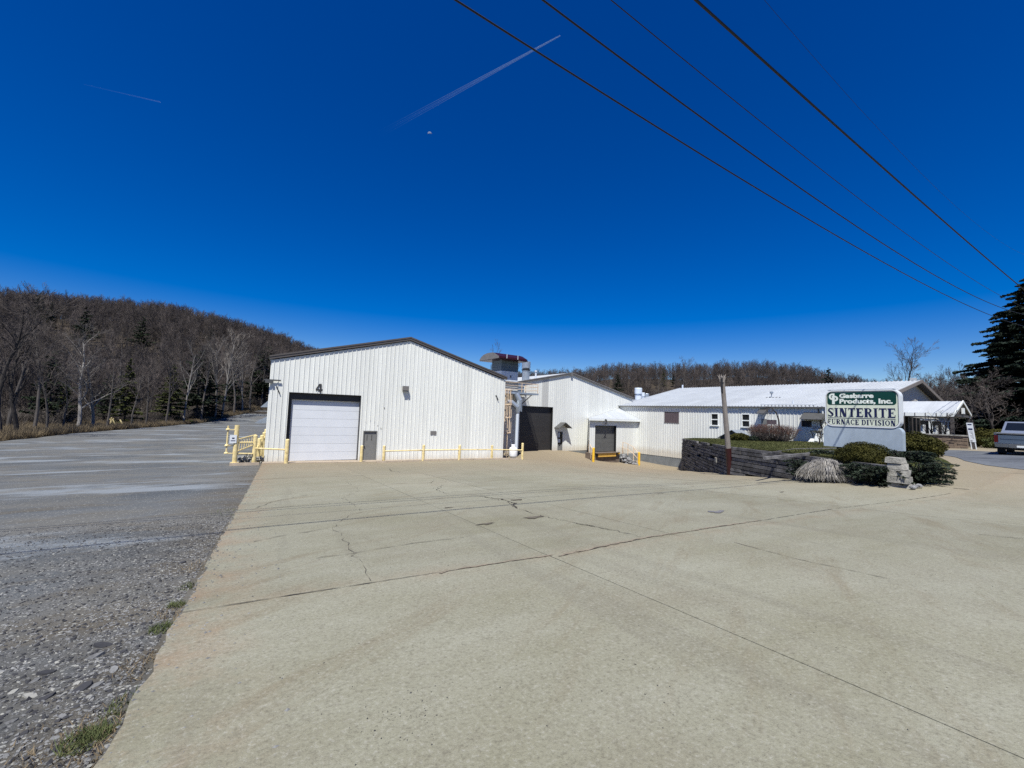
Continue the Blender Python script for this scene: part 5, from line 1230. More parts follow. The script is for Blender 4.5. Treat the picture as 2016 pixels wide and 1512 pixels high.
# tall gate post with sign and hinge arms
tp_ = aY(461, 915, 31.2); z = H(tp_.x, tp_.y); ttop = aY(467, 837, 31.2)
GP_ = thing('gate_post', 'tall yellow gate post with small white notice and hinge arms', 'gate post', (tp_.x, tp_.y, z))
MB().tube([(tp_.x, tp_.y, z - .05), (tp_.x, tp_.y, ttop.z)], .13, 14).build('post', YEL, GP_)
MB().cyl((tp_.x, tp_.y, z), (tp_.x, tp_.y, z + .09), .24, n=14).build('base_collar', YEL, GP_)
rx_ = aY(447, 870, 31.2).x
MB().tube([(rx_, tp_.y, aY(446, 893, 31.2).z), (rx_, tp_.y, aY(448, 838, 31.2).z)], .045, 8).build('hinge_rod', YEL, GP_)
for yy in (846, 877.5, 892.5):
    zz = aY(450, yy, 31.2).z; MB().beam((rx_ - .12, tp_.y, zz), (tp_.x - .08, tp_.y, zz), .14, .05).lathe((rx_, tp_.y, zz - .03), [(.10, 0), (.12, .04), (.08, .12)], 10).build('hinge_arm', YEL, GP_)
c = aY(459, 864, 31.05); nb = MB().box(c.x - .18, c.x + .18, tp_.y - .16, tp_.y - .14, c.z - .26, c.z + .24).build('notice', SIGNF, GP_)
MB().box(c.x - .06, c.x + .07, tp_.y - .164, tp_.y - .161, c.z + .0, c.z + .08).box(c.x - .12, c.x + .12, tp_.y - .164, tp_.y - .161, c.z - .14, c.z - .09).build('notice_print', SIGNB, nb)
# two cross rails between the tall post and the corner post
GPr = thing('pipe_rail', 'two yellow cross rails between the tall gate post and the corner post', 'rail', (tp_.x + .2, tp_.y, z))
for yy0, yy1 in ((871.5, 871), (893, 893.5)):
    a, b = aY(464, yy0, 31.2), aY(497, yy1, 31.5); MB().tube([a, b], .055, 8).build('rail', YEL, GPr)
# swing gate running back
gA0, gA1, gB0, gB1 = aY(463, 890, 31.6), aY(465, 866, 31.6), aY(499, 876, 36.0), aY(503, 856, 36.0)
GT = thing('swing_gate', 'yellow tube swing gate with upright bars behind the tall post', 'gate', (gA0.x, 31.6, gA0.z))
MB().tube([gA0, gB0], .045, 8).build('bottom_rail', YEL, GT); MB().tube([gA1, gB1], .045, 8).build('top_rail', YEL, GT)
for k in range(8):
    t = (k + .3) / 7.6; MB().tube([gA0.lerp(gB0, t), gA1.lerp(gB1, t)], .022, 6).build('bar', YEL, GT)
for k, (px, yt, Y_) in enumerate(((511, 864, 33.6), (516, 858, 35.6), (520.5, 852, 37.6), (524, 846, 39.6))):
    a = aY(px, yt, Y_); zz = H(a.x, Y_)
    bollard((a.x, Y_, zz), ('nearest', 'second', 'third', 'farthest')[k] + ' of four yellow bollards along the left wall of the warehouse', .12, max(.9, a.z - zz), group='yellow bollards along the left wall')
ha, hb_ = aY(506, 881, 33.0), aY(523, 857, 38.5)
hr = thing('handrail', 'slanting yellow handrail on the left wall of the warehouse', 'handrail', ha)
MB().tube([ha, hb_], .06, 8).build('rail', YEL, hr)
MB().tube([ha, (ha.x, ha.y, H(ha.x, ha.y))], .045, 8).build('post', YEL, hr); MB().tube([hb_, (hb_.x, hb_.y, H(hb_.x, hb_.y))], .045, 8).build('post', YEL, hr)
# rubble pile
r = random.Random(21); mb = MB()
for k in range(90):
    c = aZ(r.uniform(468, 519), r.uniform(896, 909), -2.1 + 0); y_ = r.uniform(31.9, 34.2); c = aY(r.uniform(468, 518), 900, y_)
    rock((c.x, y_, H(c.x, y_) + r.uniform(0, .45) * (1 - abs(c.x - 1.9) / 1.6)), r.uniform(.08, .2), r.uniform(.07, .14), r.uniform(.05, .12), r, mb, 6)
tag(mb.build('rubble_pile', LIME, None, (2, 33, -2.2)), 'pile of pale broken rubble under the yellow rails at the corner', 'rubble', kind='stuff')
# wheel stops
def curb(p0, p1, label, h_=.13, w_=.18, grp='concrete wheel stops in front of the warehouse'):
    z0, z1 = H(p0[0], p0[1]), H(p1[0], p1[1]); a, b = V(p0[0], p0[1], z0 + h_ / 2), V(p1[0], p1[1], z1 + h_ / 2); d = (b - a).normalized(); s_ = V(-d.y, d.x, 0)
    mb = MB(); w2 = w_ * .35
    for q in (0,):
        lo = [a - s_ * w_ / 2 - V(0, 0, h_ / 2 + .03), b - s_ * w_ / 2 - V(0, 0, h_ / 2 + .03), b + s_ * w_ / 2 - V(0, 0, h_ / 2 + .03), a + s_ * w_ / 2 - V(0, 0, h_ / 2 + .03)]
        hi = [a - s_ * w2 + V(0, 0, h_ / 2), b - s_ * w2 + V(0, 0, h_ / 2), b + s_ * w2 + V(0, 0, h_ / 2), a + s_ * w2 + V(0, 0, h_ / 2)]
        mb.hexa(lo, hi)
    o = mb.build('wheel_stop', CURB, None, (a + b) / 2); tag(o, label, 'wheel stop', grp)
c0, c1 = aY(451, 919, 30.1), aY(509, 917, 30.2)
curb((c0.x, 30.0), (c1.x, 30.0), 'pale wheel stop lying below the tall yellow gate post')
for px0, px1, lb_ in ((741, 790, 'tan wheel stop under the leftmost post of the long barrier'), (793, 826, 'tan wheel stop just left of the second barrier post'), (834, 862, 'tan wheel stop just right of the second barrier post'), (864, 900, 'tan wheel stop just left of the third barrier post'), (905, 930, 'tan wheel stop just right of the third barrier post'), (932, 1000, 'long brown timber stop running past the fourth barrier post'), (1003, 1026, 'short brown stop in front of the propane tank')):
    a, b = aV(px0, 907, 29.75), aV(px1, 907, 29.75); curb(uv2xy(a.x, 29.75), uv2xy(b.x, 29.75), lb_, .11, .16)

# yellow timber trestles in the dry grass
for k, (px, py, lab) in enumerate(((222, 832, 'upright yellow trestle, leftmost of those in the dry grass'), (239, 831, 'leaning yellow post just right of the leftmost trestle'), (260, 828, 'slanting thin yellow stake in the dry grass'), (318, 830, 'low yellow table-shaped trestle at the edge of the asphalt'))):
    D = (68, 69, 73, 86)[k]; p = aD(px, py, D); zz = float(terr(np.array([p.x]), np.array([p.y]))[0]); s_ = D / 824.
    o = thing('trestle', lab, 'trestle', (p.x, p.y, zz)); hgt = (18, 14, 13, 13)[k] * s_
    if k == 0: MB().beam((p.x - .3, p.y, zz), (p.x - .2, p.y, zz + hgt), .14, .14).beam((p.x + .5, p.y, zz), (p.x - .1, p.y, zz + hgt * .9), .14, .14).beam((p.x - .5, p.y, zz + hgt * .8), (p.x + .1, p.y, zz + hgt * .9), .14, .14).build('frame', YEL, o)
    elif k == 1: MB().beam((p.x + .4, p.y, zz), (p.x - .2, p.y, zz + hgt), .2, .16).build('stake', YEL, o)
    elif k == 2: MB().beam((p.x - .3, p.y, zz), (p.x + .2, p.y, zz + hgt), .09, .09).build('stake', YEL, o)
    else:
        MB().beam((p.x - .8, p.y, zz + hgt), (p.x + .9, p.y, zz + hgt * .95), .2, .12).build('top_rail', YEL, o)
        for x_ in (-.7, 0): MB().beam((p.x + x_, p.y, zz), (p.x + x_, p.y, zz + hgt), .12, .12).build('leg', YEL, o)
for k, (px, py, w_) in enumerate(((372, 826.5, 5.), (352, 829.5, 3.5), (392, 822, 1.6))):
    p = aZ(px, py, -2.75); zz = H(p.x, p.y); o = MB().box(p.x - w_ / 2, p.x + w_ / 2, p.y - 1.1, p.y + 1.1, zz, zz + .10).build('concrete_pad', LIME, None, (p.x, p.y, zz)); tag(o, ('long pale concrete pad at the far end of the yard', 'middle-sized pale pad left of the long far concrete pad', 'small pale pad at the foot of the far trees')[k], 'pad')

# small gabled hatch on the lawn
hc = aX(1452, 868, 40.5); hz_ = float(lawn_z(np.array([40.5]), np.array([hc.y]))[0])
HT = thing('gabled_hatch', 'small grey gabled hatch cover on the lawn behind the little yew', 'hatch', (40.5, hc.y, hz_))
hl, hr_ = aX(1426, 866, 40.5).y, aX(1475, 866, 40.5).y; hm = (hl + hr_) / 2; hp = aX(1447, 847, 40.5).z
MB().prism([(39.8, hl, hz_ - .1), (39.8, hl, hz_ + .1), (39.8, hm, hp), (39.8, hr_, hz_ + .1), (39.8, hr_, hz_ - .1)], (1.6, 0, 0)).build('side', AWN, HT)
for y in (hl + .1, hr_ - .1):
    q = .08 if y > hm else -.08
    MB().hexa([(39.6, y + q, hz_ + .08), (41.5, y + q, hz_ + .08), (41.5, hm, hp), (39.6, hm, hp)], [(39.6, y + q, hz_ + .13), (41.5, y + q, hz_ + .13), (41.5, hm, hp + .05), (39.6, hm, hp + .05)]).build('lid', GALV, HT)

# ================================================================== OVERHEAD WIRES, CONTRAILS, MOON
WRS = [('lowest black overhead cable, starting left of the others', 6.8, .019, [(890,0),(1200,185),(1500,380),(1750,522),(1970,628)]),
       ('second black overhead cable from the left at the top', 6.2, .019, [(1057,0),(1250,130),(1500,312),(1750,490),(1990,612)]),
       ('thin overhead wire, third from the left at the top', 5.4, .010, [(1195,0),(1350,112),(1500,243),(1750,436),(2005,600)]),
       ('thickest black overhead cable, fourth from the left at the top', 4.5, .027, [(1367,0),(1500,118),(1700,290),(1850,432),(2016,570)]),
       ('very faint high wire right of the thickest cable', 4.0, .0035, [(1590,90),(1750,290),(1900,415),(1990,490)])]
for lab, Y0, rr, pts in WRS:
    P_ = []
    for p in pts:
        d = ray(*p); t = Y0 / (d.y + .04 * d.x); P_.append(EYE + d * t)
    xs = np.array([q.x for q in P_]); zs = np.array([q.z for q in P_]); cf = np.polyfit(xs, zs, 2 if len(xs) > 3 else 1)
    X_ = np.r_[np.linspace(-22, 12, 22), np.linspace(13, 95, 36)]
    zz = np.polyval(cf, X_)
    line = [(x, Y0 - .04 * x, z) for x, z in zip(X_, zz)]
    o = MB().tube(line, rr, 6).build('power_line', WIRE, None, (0, Y0, 9.5)); tag(o, lab, 'wire', 'overhead wires crossing the sky')
def trail_mat():
    mt, n, b = _new('contrail_vapour'); n.nodes.remove(b); out = n.nodes['Material Output']
    tr = n.nodes.new('ShaderNodeBsdfTransparent'); df = n.nodes.new('ShaderNodeBsdfDiffuse'); df.inputs[0].default_value = (.62, .78, .95, 1)
    mx = n.nodes.new('ShaderNodeMixShader'); at = n.nodes.new('ShaderNodeAttribute'); at.attribute_name = 'dens'
    n.links.new(at.outputs['Fac'], mx.inputs[0]); n.links.new(tr.outputs[0], mx.inputs[1]); n.links.new(df.outputs[0], mx.inputs[2]); n.links.new(mx.outputs[0], out.inputs['Surface'])
    return mt
VAP = trail_mat()
def contrail(p0, p1, D, w0, w1, d0, d1, lab, twin=True):
    n = 24; mb = MB(); dens = []
    A_, B_ = aD(*p0, D), aD(*p1, D); side = (B_ - A_).normalized().cross((A_ - EYE).normalized())
    for sg in ((-1, 1) if twin else (0,)):
        pts = []; rs = []
        for k in range(n + 1):
            t = k / n; w_ = (w0 + (w1 - w0) * t) * D / 824; pts.append(A_.lerp(B_, t) + side * sg * w_ * .38); rs.append(w_ * (.30 if twin else .5)); dens += [(d0 * (1 - t) ** 1.8 + d1 * t)] * 8
        mb.tube(pts, rs, 8, caps=False)
    o = mb.build('contrail', VAP, None, A_); at = o.data.attributes.new('dens', 'FLOAT', 'POINT'); at.data.foreach_set('value', dens); tag(o, lab, 'contrail')
contrail((1103, 70), (740, 268), 9000, 1.6, 9, .22, .0, 'long white contrail slanting down to the left in mid sky')
contrail((316, 201), (165, 166), 11000, 1.8, 1.4, .045, .01, 'short faint contrail low at upper left', False)
mt, n, b = _new('moon_surface'); n.nodes.remove(b); tr = n.nodes.new('ShaderNodeBsdfTransparent'); df = n.nodes.new('ShaderNodeBsdfDiffuse'); df.inputs[0].default_value = (.5, .55, .6, 1); mx = n.nodes.new('ShaderNodeMixShader'); mx.inputs[0].default_value = .30
n.links.new(tr.outputs[0], mx.inputs[1]); n.links.new(df.outputs[0], mx.inputs[2]); n.links.new(mx.outputs[0], n.nodes['Material Output'].inputs['Surface'])
mp = aD(846, 264, 14000); rM = 4.3 / 824 * 14000
mbm = MB().lathe(mp, [(rM * math.cos(t), rM * math.sin(t)) for t in np.linspace(-PI / 2 + .01, PI / 2 - .01, 14)], 24)
mbm.f = [f for f in mbm.f if (sum((Vector(mbm.v[i]) for i in f), Vector()) / len(f) - mp).dot(-SUN_TRAVEL) > .05 * rM]
o = mbm.build('moon', mt, None, mp, smooth=True); tag(o, 'small pale moon in the deep blue sky below the long contrail', 'moon')

# ================================================================== VEGETATION
def leaves(P, size, rng, aspect=.5, dirs=None, updir=0.0):
    """one small quad per point; returns verts, faces"""
    n = len(P); P = np.asarray(P, float)
    a = rng.normal(size=(n, 3)) if dirs is None else np.asarray(dirs, float) + rng.normal(size=(n, 3)) * .25
    a[:, 2] += updir; a /= np.linalg.norm(a, axis=1)[:, None]
    b = np.cross(a, rng.normal(size=(n, 3))); b /= np.maximum(np.linalg.norm(b, axis=1), 1e-6)[:, None]
    s = (np.asarray(size) * rng.uniform(.6, 1.4, n))[:, None] / 2
    A, B = a * s, b * s * aspect
    v = np.stack([P - A - B, P + A - B, P + A + B, P - A + B], 1).reshape(-1, 3)
    return v, np.arange(4 * n).reshape(n, 4)
def nph(x, y): return terr(np.asarray(x, float), np.asarray(y, float))

def bare_tree(seed, Ht, r0=.22, first=.3, lv=(11, 5, 5, 4), spread=.8, wob=.10, rmin=.012, lean=0, lmul=.42, up=.35):
    r = random.Random(seed); T, Cn = MB(), MB()
    def grow(p, d, L, rad_, l, mx):
        n = (9, 5, 4, 3, 2)[min(l, 4)]; pts = [p]; dirs_ = [d]; q = p; dd = d
        for k in range(n):
            dd = (dd + V(r.uniform(-1, 1), r.uniform(-1, 1), r.uniform(-.6, .9)) * (wob if l == 0 else wob * 2.2) + V(0, 0, up * (.10 if l else .15))).normalized()
            q = q + dd * (L / n); pts.append(q); dirs_.append(dd)
        re = rad_ * (.22 if l == 0 else .35)
        rs = [max(rmin * .7, rad_ + (re - rad_) * (k / n)) for k in range(n + 1)]
        (T if l <= 1 else Cn).tube(pts, rs, (8, 5, 3, 3, 3)[min(l, 4)], caps=False)
        if l >= mx: return
        nc = lv[l]
        for c in range(nc):
            t = (first if l == 0 else .22) + (1 - (first if l == 0 else .22)) * ((c + r.uniform(.1, .9)) / nc)
            i = min(n - 1, int(t * n)); f = t * n - i; bp = pts[i].lerp(pts[i + 1], f); bd = dirs_[i]
            ax = bd.orthogonal().normalized(); ax.rotate(Matrix.Rotation(r.uniform(0, 2 * PI), 3, bd)); ang = r.uniform(.45, 1.0) * spread
            nd = (bd * math.cos(ang) + ax * math.sin(ang)).normalized()
            cl = L * (lmul if l == 0 else .55) * r.uniform(.6, 1.15) * ((1.15 - .55 * t) if l == 0 else (1.1 - .4 * t))
            grow(bp, nd, cl, max(rmin, rs[i] * (.5 if l == 0 else .55)), l + 1, mx)
    grow(V(0, 0, -.15), V(lean, 0, 1).normalized(), Ht, r0, 0, len(lv))
    return T, Cn
def conifer(seed, Ht, R, base=.12, whorls=22, per=7, needle=.32, dens=16, droop=.25, r0=.22, shape=1.0, irregular=.25):
    r = random.Random(seed); rng = np.random.default_rng(seed); T = MB().tube([(0, 0, -.2), (0, 0, Ht * .5), (0, 0, Ht)], [r0, r0 * .6, .03], 8); P = []; D = []
    for w_ in range(whorls):
        t = (w_ + r.uniform(0, .8)) / whorls; z = Ht * (base + (1 - base) * t); Rw = R * (1 - t) ** shape * r.uniform(1 - irregular, 1 + irregular * .5) + .15
        for k in range(per):
            a = 2 * PI * (k + r.uniform(-.4, .4)) / per + w_; L = Rw * r.uniform(1 - irregular, 1.1); d = V(math.cos(a), math.sin(a), 0)
            zj = r.uniform(-1.6, 1.6) * Ht / whorls; pts = [V(0, 0, z + zj) + d * (L * q) + V(0, 0, -droop * L * q * q + .12 * L * q) for q in (0, .35, .7, 1)]
            T.tube(pts, [max(.012, r0 * .3 * (1 - t)), .03, .018, .008], 4, caps=False)
            m_ = max(4, int(dens * L)); 
            for j in range(m_):
                q = r.uniform(.15, 1) ** .8; i = min(2, int(q * 3)); pt = pts[i].lerp(pts[i + 1], min(1, q * 3 - i)); w2 = .30 * L * (1 - q * .75) * .9
                sd = V(-d.y, d.x, 0); o = r.uniform(-1, 1); P.append(tuple(pt + sd * (o * w2) + V(0, 0, -abs(o) * w2 * .25 + r.uniform(-.08, .06)))); dd = d * .7 + sd * o; D.append((dd.x, dd.y, -.15))
    v, f = leaves(P, needle, rng, .42, D); return T, (v, f)

def place_tree(name, T, Cn, loc, label, cat, bark, twig, group=None, crown='crown', scale=1, rot=0):
    o = thing(name, label, cat, loc, group)
    tr_ = link('trunk', T.mesh('trunk', bark) if isinstance(T, MB) else T, o)
    me = Cn.mesh('crown', twig) if isinstance(Cn, MB) else (npmesh('crown', Cn[0], Cn[1], twig) if isinstance(Cn, tuple) else Cn)
    cr = link(crown, me, o); cr['kind'] = 'stuff'
    o.scale = (scale,) * 3; o.rotation_euler = (0, 0, rot); return o
# prototypes
NP = {}
for k in range(5): 
    T, Cn = bare_tree(100 + k, 16, .24, .32 + .05 * (k % 3), (12, 6, 5, 4), .75, .09 + .02 * (k % 2), .016)
    NP['b%d' % k] = (T.mesh('trunk', BARK), Cn.mesh('crown', TWIG))
T, Cn = bare_tree(201, 16, .22, .30, (11, 6, 5, 4), .62, .07, .016); NP['p0'] = (T.mesh('trunk', BARKP), Cn.mesh('crown', TWIGP))
T, Cn = bare_tree(202, 15, .26, .22, (12, 6, 5, 4), .95, .14, .016); NP['p1'] = (T.mesh('trunk', BARKP), Cn.mesh('crown', TWIGP))
T, Cn = bare_tree(203, 17, .30, .25, (12, 6, 5, 4), .9, .16, .016); NP['d0'] = (T.mesh('trunk', BARKD), Cn.mesh('crown', TWIG))
def aR(px, py, R_):      # point at a horizontal distance R_
    d = ray(px, py); return EYE + d * (R_ / math.hypot(d.x, d.y))
def tree_at(key, px, D, ytop, label, name='bare_tree', cat='tree', group=None, rot=0, base_h=16, wide=1.0):
    p = aR(px, 800, D); z = float(nph([p.x], [p.y])[0]); zt_ = aR(px, ytop, D).z; s = max(.3, (zt_ - z) / base_h)
    o = thing(name, label, cat, (p.x, p.y, z), group); T, Cn = NP[key]
    link('trunk', T, o); cr = link('crown', Cn, o); cr['kind'] = 'stuff'; o.scale = (s * wide, s * wide, s); o.rotation_euler = (0, 0, rot); return o
GL1 = 'bare trees along the far side of the yard'
TL = [('d0', 6, 66, 612, 'dark thick-trunked bare tree at the far left edge of the picture'), ('d0', 40, 70, 655, 'dark crooked bare tree second from the left edge'),
 ('b0', 72, 78, 650, 'grey bare tree behind the dark crooked tree at the left'), ('b1', 98, 74, 705, 'slim bare tree with straight trunk left of the pale-crowned tree'),
 ('p1', 158, 84, 655, 'pale-crowned bare tree with knotted white trunk at the edge of the wood'), ('p1', 188, 86, 695, 'smaller pale bare tree leaning right beside the pale-crowned tree'),
 ('b2', 214, 84, 715, 'short dark bare tree behind the leftmost yellow trestle'), ('b3', 128, 80, 740, 'low bushy bare tree below the pale-crowned tree'),
 ('b4', 262, 92, 735, 'dark bare tree above the slanting yellow stake'), ('b0', 290, 96, 722, 'bare tree with several thin stems left of the table-shaped trestle'),
 ('p0', 364, 112, 694, 'pale grey candelabra-shaped bare tree near the far end of the yard'), ('b1', 330, 106, 705, 'grey bare tree just left of the candelabra-shaped tree'),
 ('p0', 425, 130, 688, 'left one of the two tall pale-trunked bare trees'), ('p0', 438, 134, 675, 'right one of the two tall pale-trunked bare trees'),
 ('b2', 398, 121, 690, 'grey bare tree left of the tall pale-trunked pair'), ('p0', 478, 144, 700, 'slim pale bare tree left of the warehouse corner'),
 ('b3', 492, 148, 684, 'bare tree with light forked trunk left of the warehouse corner'), ('b4', 462, 141, 682, 'grey bare tree between the tall pair and the warehouse corner'),
 ('b0', 515, 155, 690, 'bare tree half hidden by the warehouse corner'), ('b1', 20, 84, 610, 'grey bare tree with wide crown behind the far left trees'), ('b2', 236, 104, 690, 'bare tree at the wood edge above the leftmost trestle')]
for k, (key, px, D, yt, lab) in enumerate(TL): tree_at(key, px, D, yt, lab, group=GL1, rot=k * 1.7, wide=1.0 if key != 'p1' else 1.15)

# evergreens
EV = {}
def ev(key, *a, **kw):
    T, L_ = conifer(*a, **kw); m_ = kw.get('m', None); return T, L_
T, L_ = conifer(11, 14, 3.8, .10, 20, 7, .42, 12, .2, .2); NP['e0'] = (T.mesh('trunk', BARKD), npmesh('crown', L_[0], L_[1], SPRUCE))
T, L_ = conifer(12, 14, 4.6, .20, 14, 7, .5, 12, -.05, .22, .65, .45); NP['e1'] = (T.mesh('trunk', BARKD), npmesh('crown', L_[0], L_[1], PINE))
T, L_ = conifer(13, 14, 4.2, .12, 18, 8, .45, 14, .15, .22, .8, .35); NP['e2'] = (T.mesh('trunk', BARKD), npmesh('crown', L_[0], L_[1], leafmat('cedar_needles', (.022, .032, .008), (.05, .055, .015))))
for k, (key, px, D, yt, lab, wd) in enumerate([('e1', 98, 92, 700, 'dark evergreen behind the slim straight tree at left', .9), ('e2', 248, 98, 712, 'yellow-green evergreen at the edge of the wood above the trestles', .8),
  ('e2', 336, 112, 722, 'olive evergreen left of the candelabra-shaped tree', 1.0), ('e1', 388, 124, 700, 'broad dark evergreen right of the candelabra-shaped tree', 1.1), ('e0', 410, 131, 715, 'dark evergreen behind the tall pale-trunked pair', 1.1),
  ('e1', 455, 145, 735, 'low dark evergreen behind the tall pale-trunked pair', 1.0), ('e1', 520, 158, 690, 'dark evergreen beside the left corner of the warehouse', 1.2), ('e0', 505, 160, 700, 'very dark evergreen just left of the warehouse corner tree', 1.2),
  ('e2', 125, 96, 745, 'small olive evergreen under the pale-crowned tree', .8), ('e1', 215, 106, 745, 'low dark evergreen in shade behind the leftmost trestle', .9),
  ('e1', 265, 215, 627, 'lone rounded dark green pine high on the left hillside', .9), ('e0', 405, 250, 644, 'lone dark conical evergreen on the right part of the left hillside', 1.2),
  ('e1', 55, 255, 578, 'dark pine on the crest at the upper left of the hillside', .9), ('e0', 80, 250, 594, 'small pointed evergreen just right of the crest pine', 1.0), ('e1', 150, 215, 608, 'dark irregular pine patch on the left hillside under the crest', .8)]):
    tree_at(key, px, D, yt, lab, 'evergreen_tree', group='evergreens in the left wood', rot=k * 2.1, base_h=14, wide=wd)
# right side
for k, (key, px, D, yt, lab, wd) in enumerate([('e0', 1632, 105, 731, 'small dark pointed evergreen showing over the white roof', 1.1), ('e1', 1432, 330, 727, 'left pine of the skyline clump behind the pole', 1.5), ('e1', 1447, 335, 726, 'middle pine of the skyline clump behind the pole', 1.4), ('e1', 1461, 332, 729, 'right pine of the skyline clump behind the pole', 1.4),
   ('e1', 1216, 270, 737, 'dark round pine on the far hill above the second warehouse roof', .8), ('e1', 1326, 300, 737, 'dark pine right of the bare trees on the far hill', .8), ('e2', 1306, 290, 728, 'tall olive pine among the bare trees on the far hill', .7)]):
    tree_at(key, px, D, yt, lab, 'evergreen_tree', group='evergreens beyond the roofs', rot=k * 1.3, base_h=14, wide=wd)
for k, (key, px, D, yt, lab, wd) in enumerate([('b1', 1768, 88, 702, 'bare tree rising behind the right end of the long white roof', 1.0), ('b3', 964, 75, 712, 'thin bare treetop just left of the exhaust tower', .8), ('b4', 1020, 80, 728, 'bare twiggy treetop just right of the exhaust tower', .6),
   ('b0', 1844, 105, 752, 'bluish bare tree behind the tan gable', 1.2), ('b2', 1870, 98, 756, 'bare tree behind the canopy ridge', 1.3), ('d0', 1898, 84, 745, 'dark bare tree behind the right end of the canopy', 1.2), ('d0', 1925, 72, 752, 'dark tangled bare tree right of the canopy', 1.4), ('d0', 1955, 64, 770, 'dark tangled bare tree above the notice board', 1.5),
   ('b3', 1940, 80, 760, 'grey bare tree between the canopy and the big spruce', 1.4), ('b0', 1296, 250, 722, 'tall thin bare tree on the far hill, left of a pair', .8), ('b4', 1342, 245, 718, 'tall thin bare tree on the far hill, right of a pair', .8), ('b2', 1400, 270, 735, 'bare tree standing alone on the skyline left of the pole', .8)]):
    tree_at(key, px, D, yt, lab, group='bare trees beyond the roofs', rot=k * 1.9, wide=wd)
# big spruce
T, L_ = conifer(77, 20.5, 8.0, .03, 44, 11, .34, 40, .18, .42, .62, .26)
p = aD(2036, 850, 52); z = H(p.x, p.y)
place_tree('spruce_tree', T, L_, (p.x, p.y, z - .3), 'huge dark spruce at the right edge towering over the truck', 'tree', BARKD, SPRUCE)
T, L_ = conifer(78, 19, 6.5, .03, 26, 9, .36, 22, .22, .36, .75, .28)
p = aD(1992, 850, 66); place_tree('spruce_tree', T, L_, (p.x, p.y, H(p.x, p.y) - .3), 'dark spruce half hidden behind the huge one at the right edge', 'tree', BARKD, SPRUCE)

# forests: one mass each, geometry-node instances of tree meshes
pc = bpy.data.collections.new('wood_prototypes')
def proto(me_list, name):
    bmv, bmf, mi, mats = [], [], [], []
    for me in me_list:
        n = sum(len(a) for a in bmv); co = np.empty(len(me.vertices) * 3); me.vertices.foreach_get('co', co); bmv.append(co.reshape(-1, 3))
        for pl_ in me.polygons: bmf.append(tuple(i + n for i in pl_.vertices)); mi.append(len(mats))
        mats.append(me.materials[0])
    m2 = bpy.data.meshes.new(name); m2.from_pydata(np.vstack(bmv).tolist(), [], bmf)
    for q in mats: m2.materials.append(q)
    m2.polygons.foreach_set('material_index', mi); m2.update(); o = bpy.data.objects.new(name, m2); return o
FARP = bpy.data.collections.new('far_wood_prototypes')
TWF = mat('far_twigs', (.052, .043, .038), .95, amp=.4, sc=.10, world=True, rnd=.3, c2=(.080, .064, .056)); BKF = mat('far_bark', (.060, .053, .048), .95, amp=.5, sc=.3, world=True, rnd=.3)
for k in range(6):
    T, Cn = bare_tree(300 + k, 15, .17, .34, (12, 6, 5), .62, .07, .028, up=.5)
    FARP.objects.link(proto([T.mesh('t', BKF), Cn.mesh('c', TWF)], 'wood_tree'))
FARQ = bpy.data.collections.new('hill_wood_prototypes')
for k in range(5):
    T, Cn = bare_tree(320 + k, 15, .17, .10, (16, 6, 5), .8, .08, .030, up=.5, lmul=.38)
    FARQ.objects.link(proto([T.mesh('t', BKF), Cn.mesh('c', TWF)], 'wood_tree'))
BRP = bpy.data.collections.new('brush_prototypes')
for k in range(4):
    mb = MB(); r = random.Random(k)
    for s in range(46):
        a = r.uniform(0, 2 * PI); o0 = V(math.cos(a) * r.uniform(0, .5), math.sin(a) * r.uniform(0, .5), 0); L = r.uniform(1.2, 2.6); d = V(math.cos(a) * .5, math.sin(a) * .5, 1).normalized(); p1_ = o0 + d * L * .5; p2_ = p1_ + (d + V(r.uniform(-.6, .6), r.uniform(-.6, .6), .0)).normalized() * L * .5
        mb.tube([o0, p1_, p2_], [.022, .016, .009], 3, caps=False)
        for q in range(5):
            b_ = p1_.lerp(p2_, r.random()); mb.tube([b_, b_ + V(r.uniform(-.5, .5), r.uniform(-.5, .5), r.uniform(.1, .6))], [.012, .007], 3, caps=False)
    BRP.objects.link(proto([mb.mesh('b', BRUSH)], 'brush_clump'))
DGP = bpy.data.collections.new('dry_grass_prototypes')
for k in range(4):
    rng = np.random.default_rng(40 + k); n = 60; a = rng.uniform(0, 2 * PI, n); rr = rng.uniform(0, .35, n); P = np.stack([np.cos(a) * rr, np.sin(a) * rr, np.zeros(n)], 1); h_ = rng.uniform(.35, .95, n)
    tipo = P + np.stack([np.cos(a) * .25 + rng.normal(0, .12, n), np.sin(a) * .25 + rng.normal(0, .12, n), h_], 1); wv = np.stack([-np.sin(a), np.cos(a), 0 * a], 1) * .016
    v = np.stack([P - wv, P + wv, tipo], 1).reshape(-1, 3); f = np.arange(3 * n).reshape(n, 3); o = bpy.data.objects.new('grass_clump', npmesh('grass_clump', v, f, DRYG)); DGP.objects.link(o)
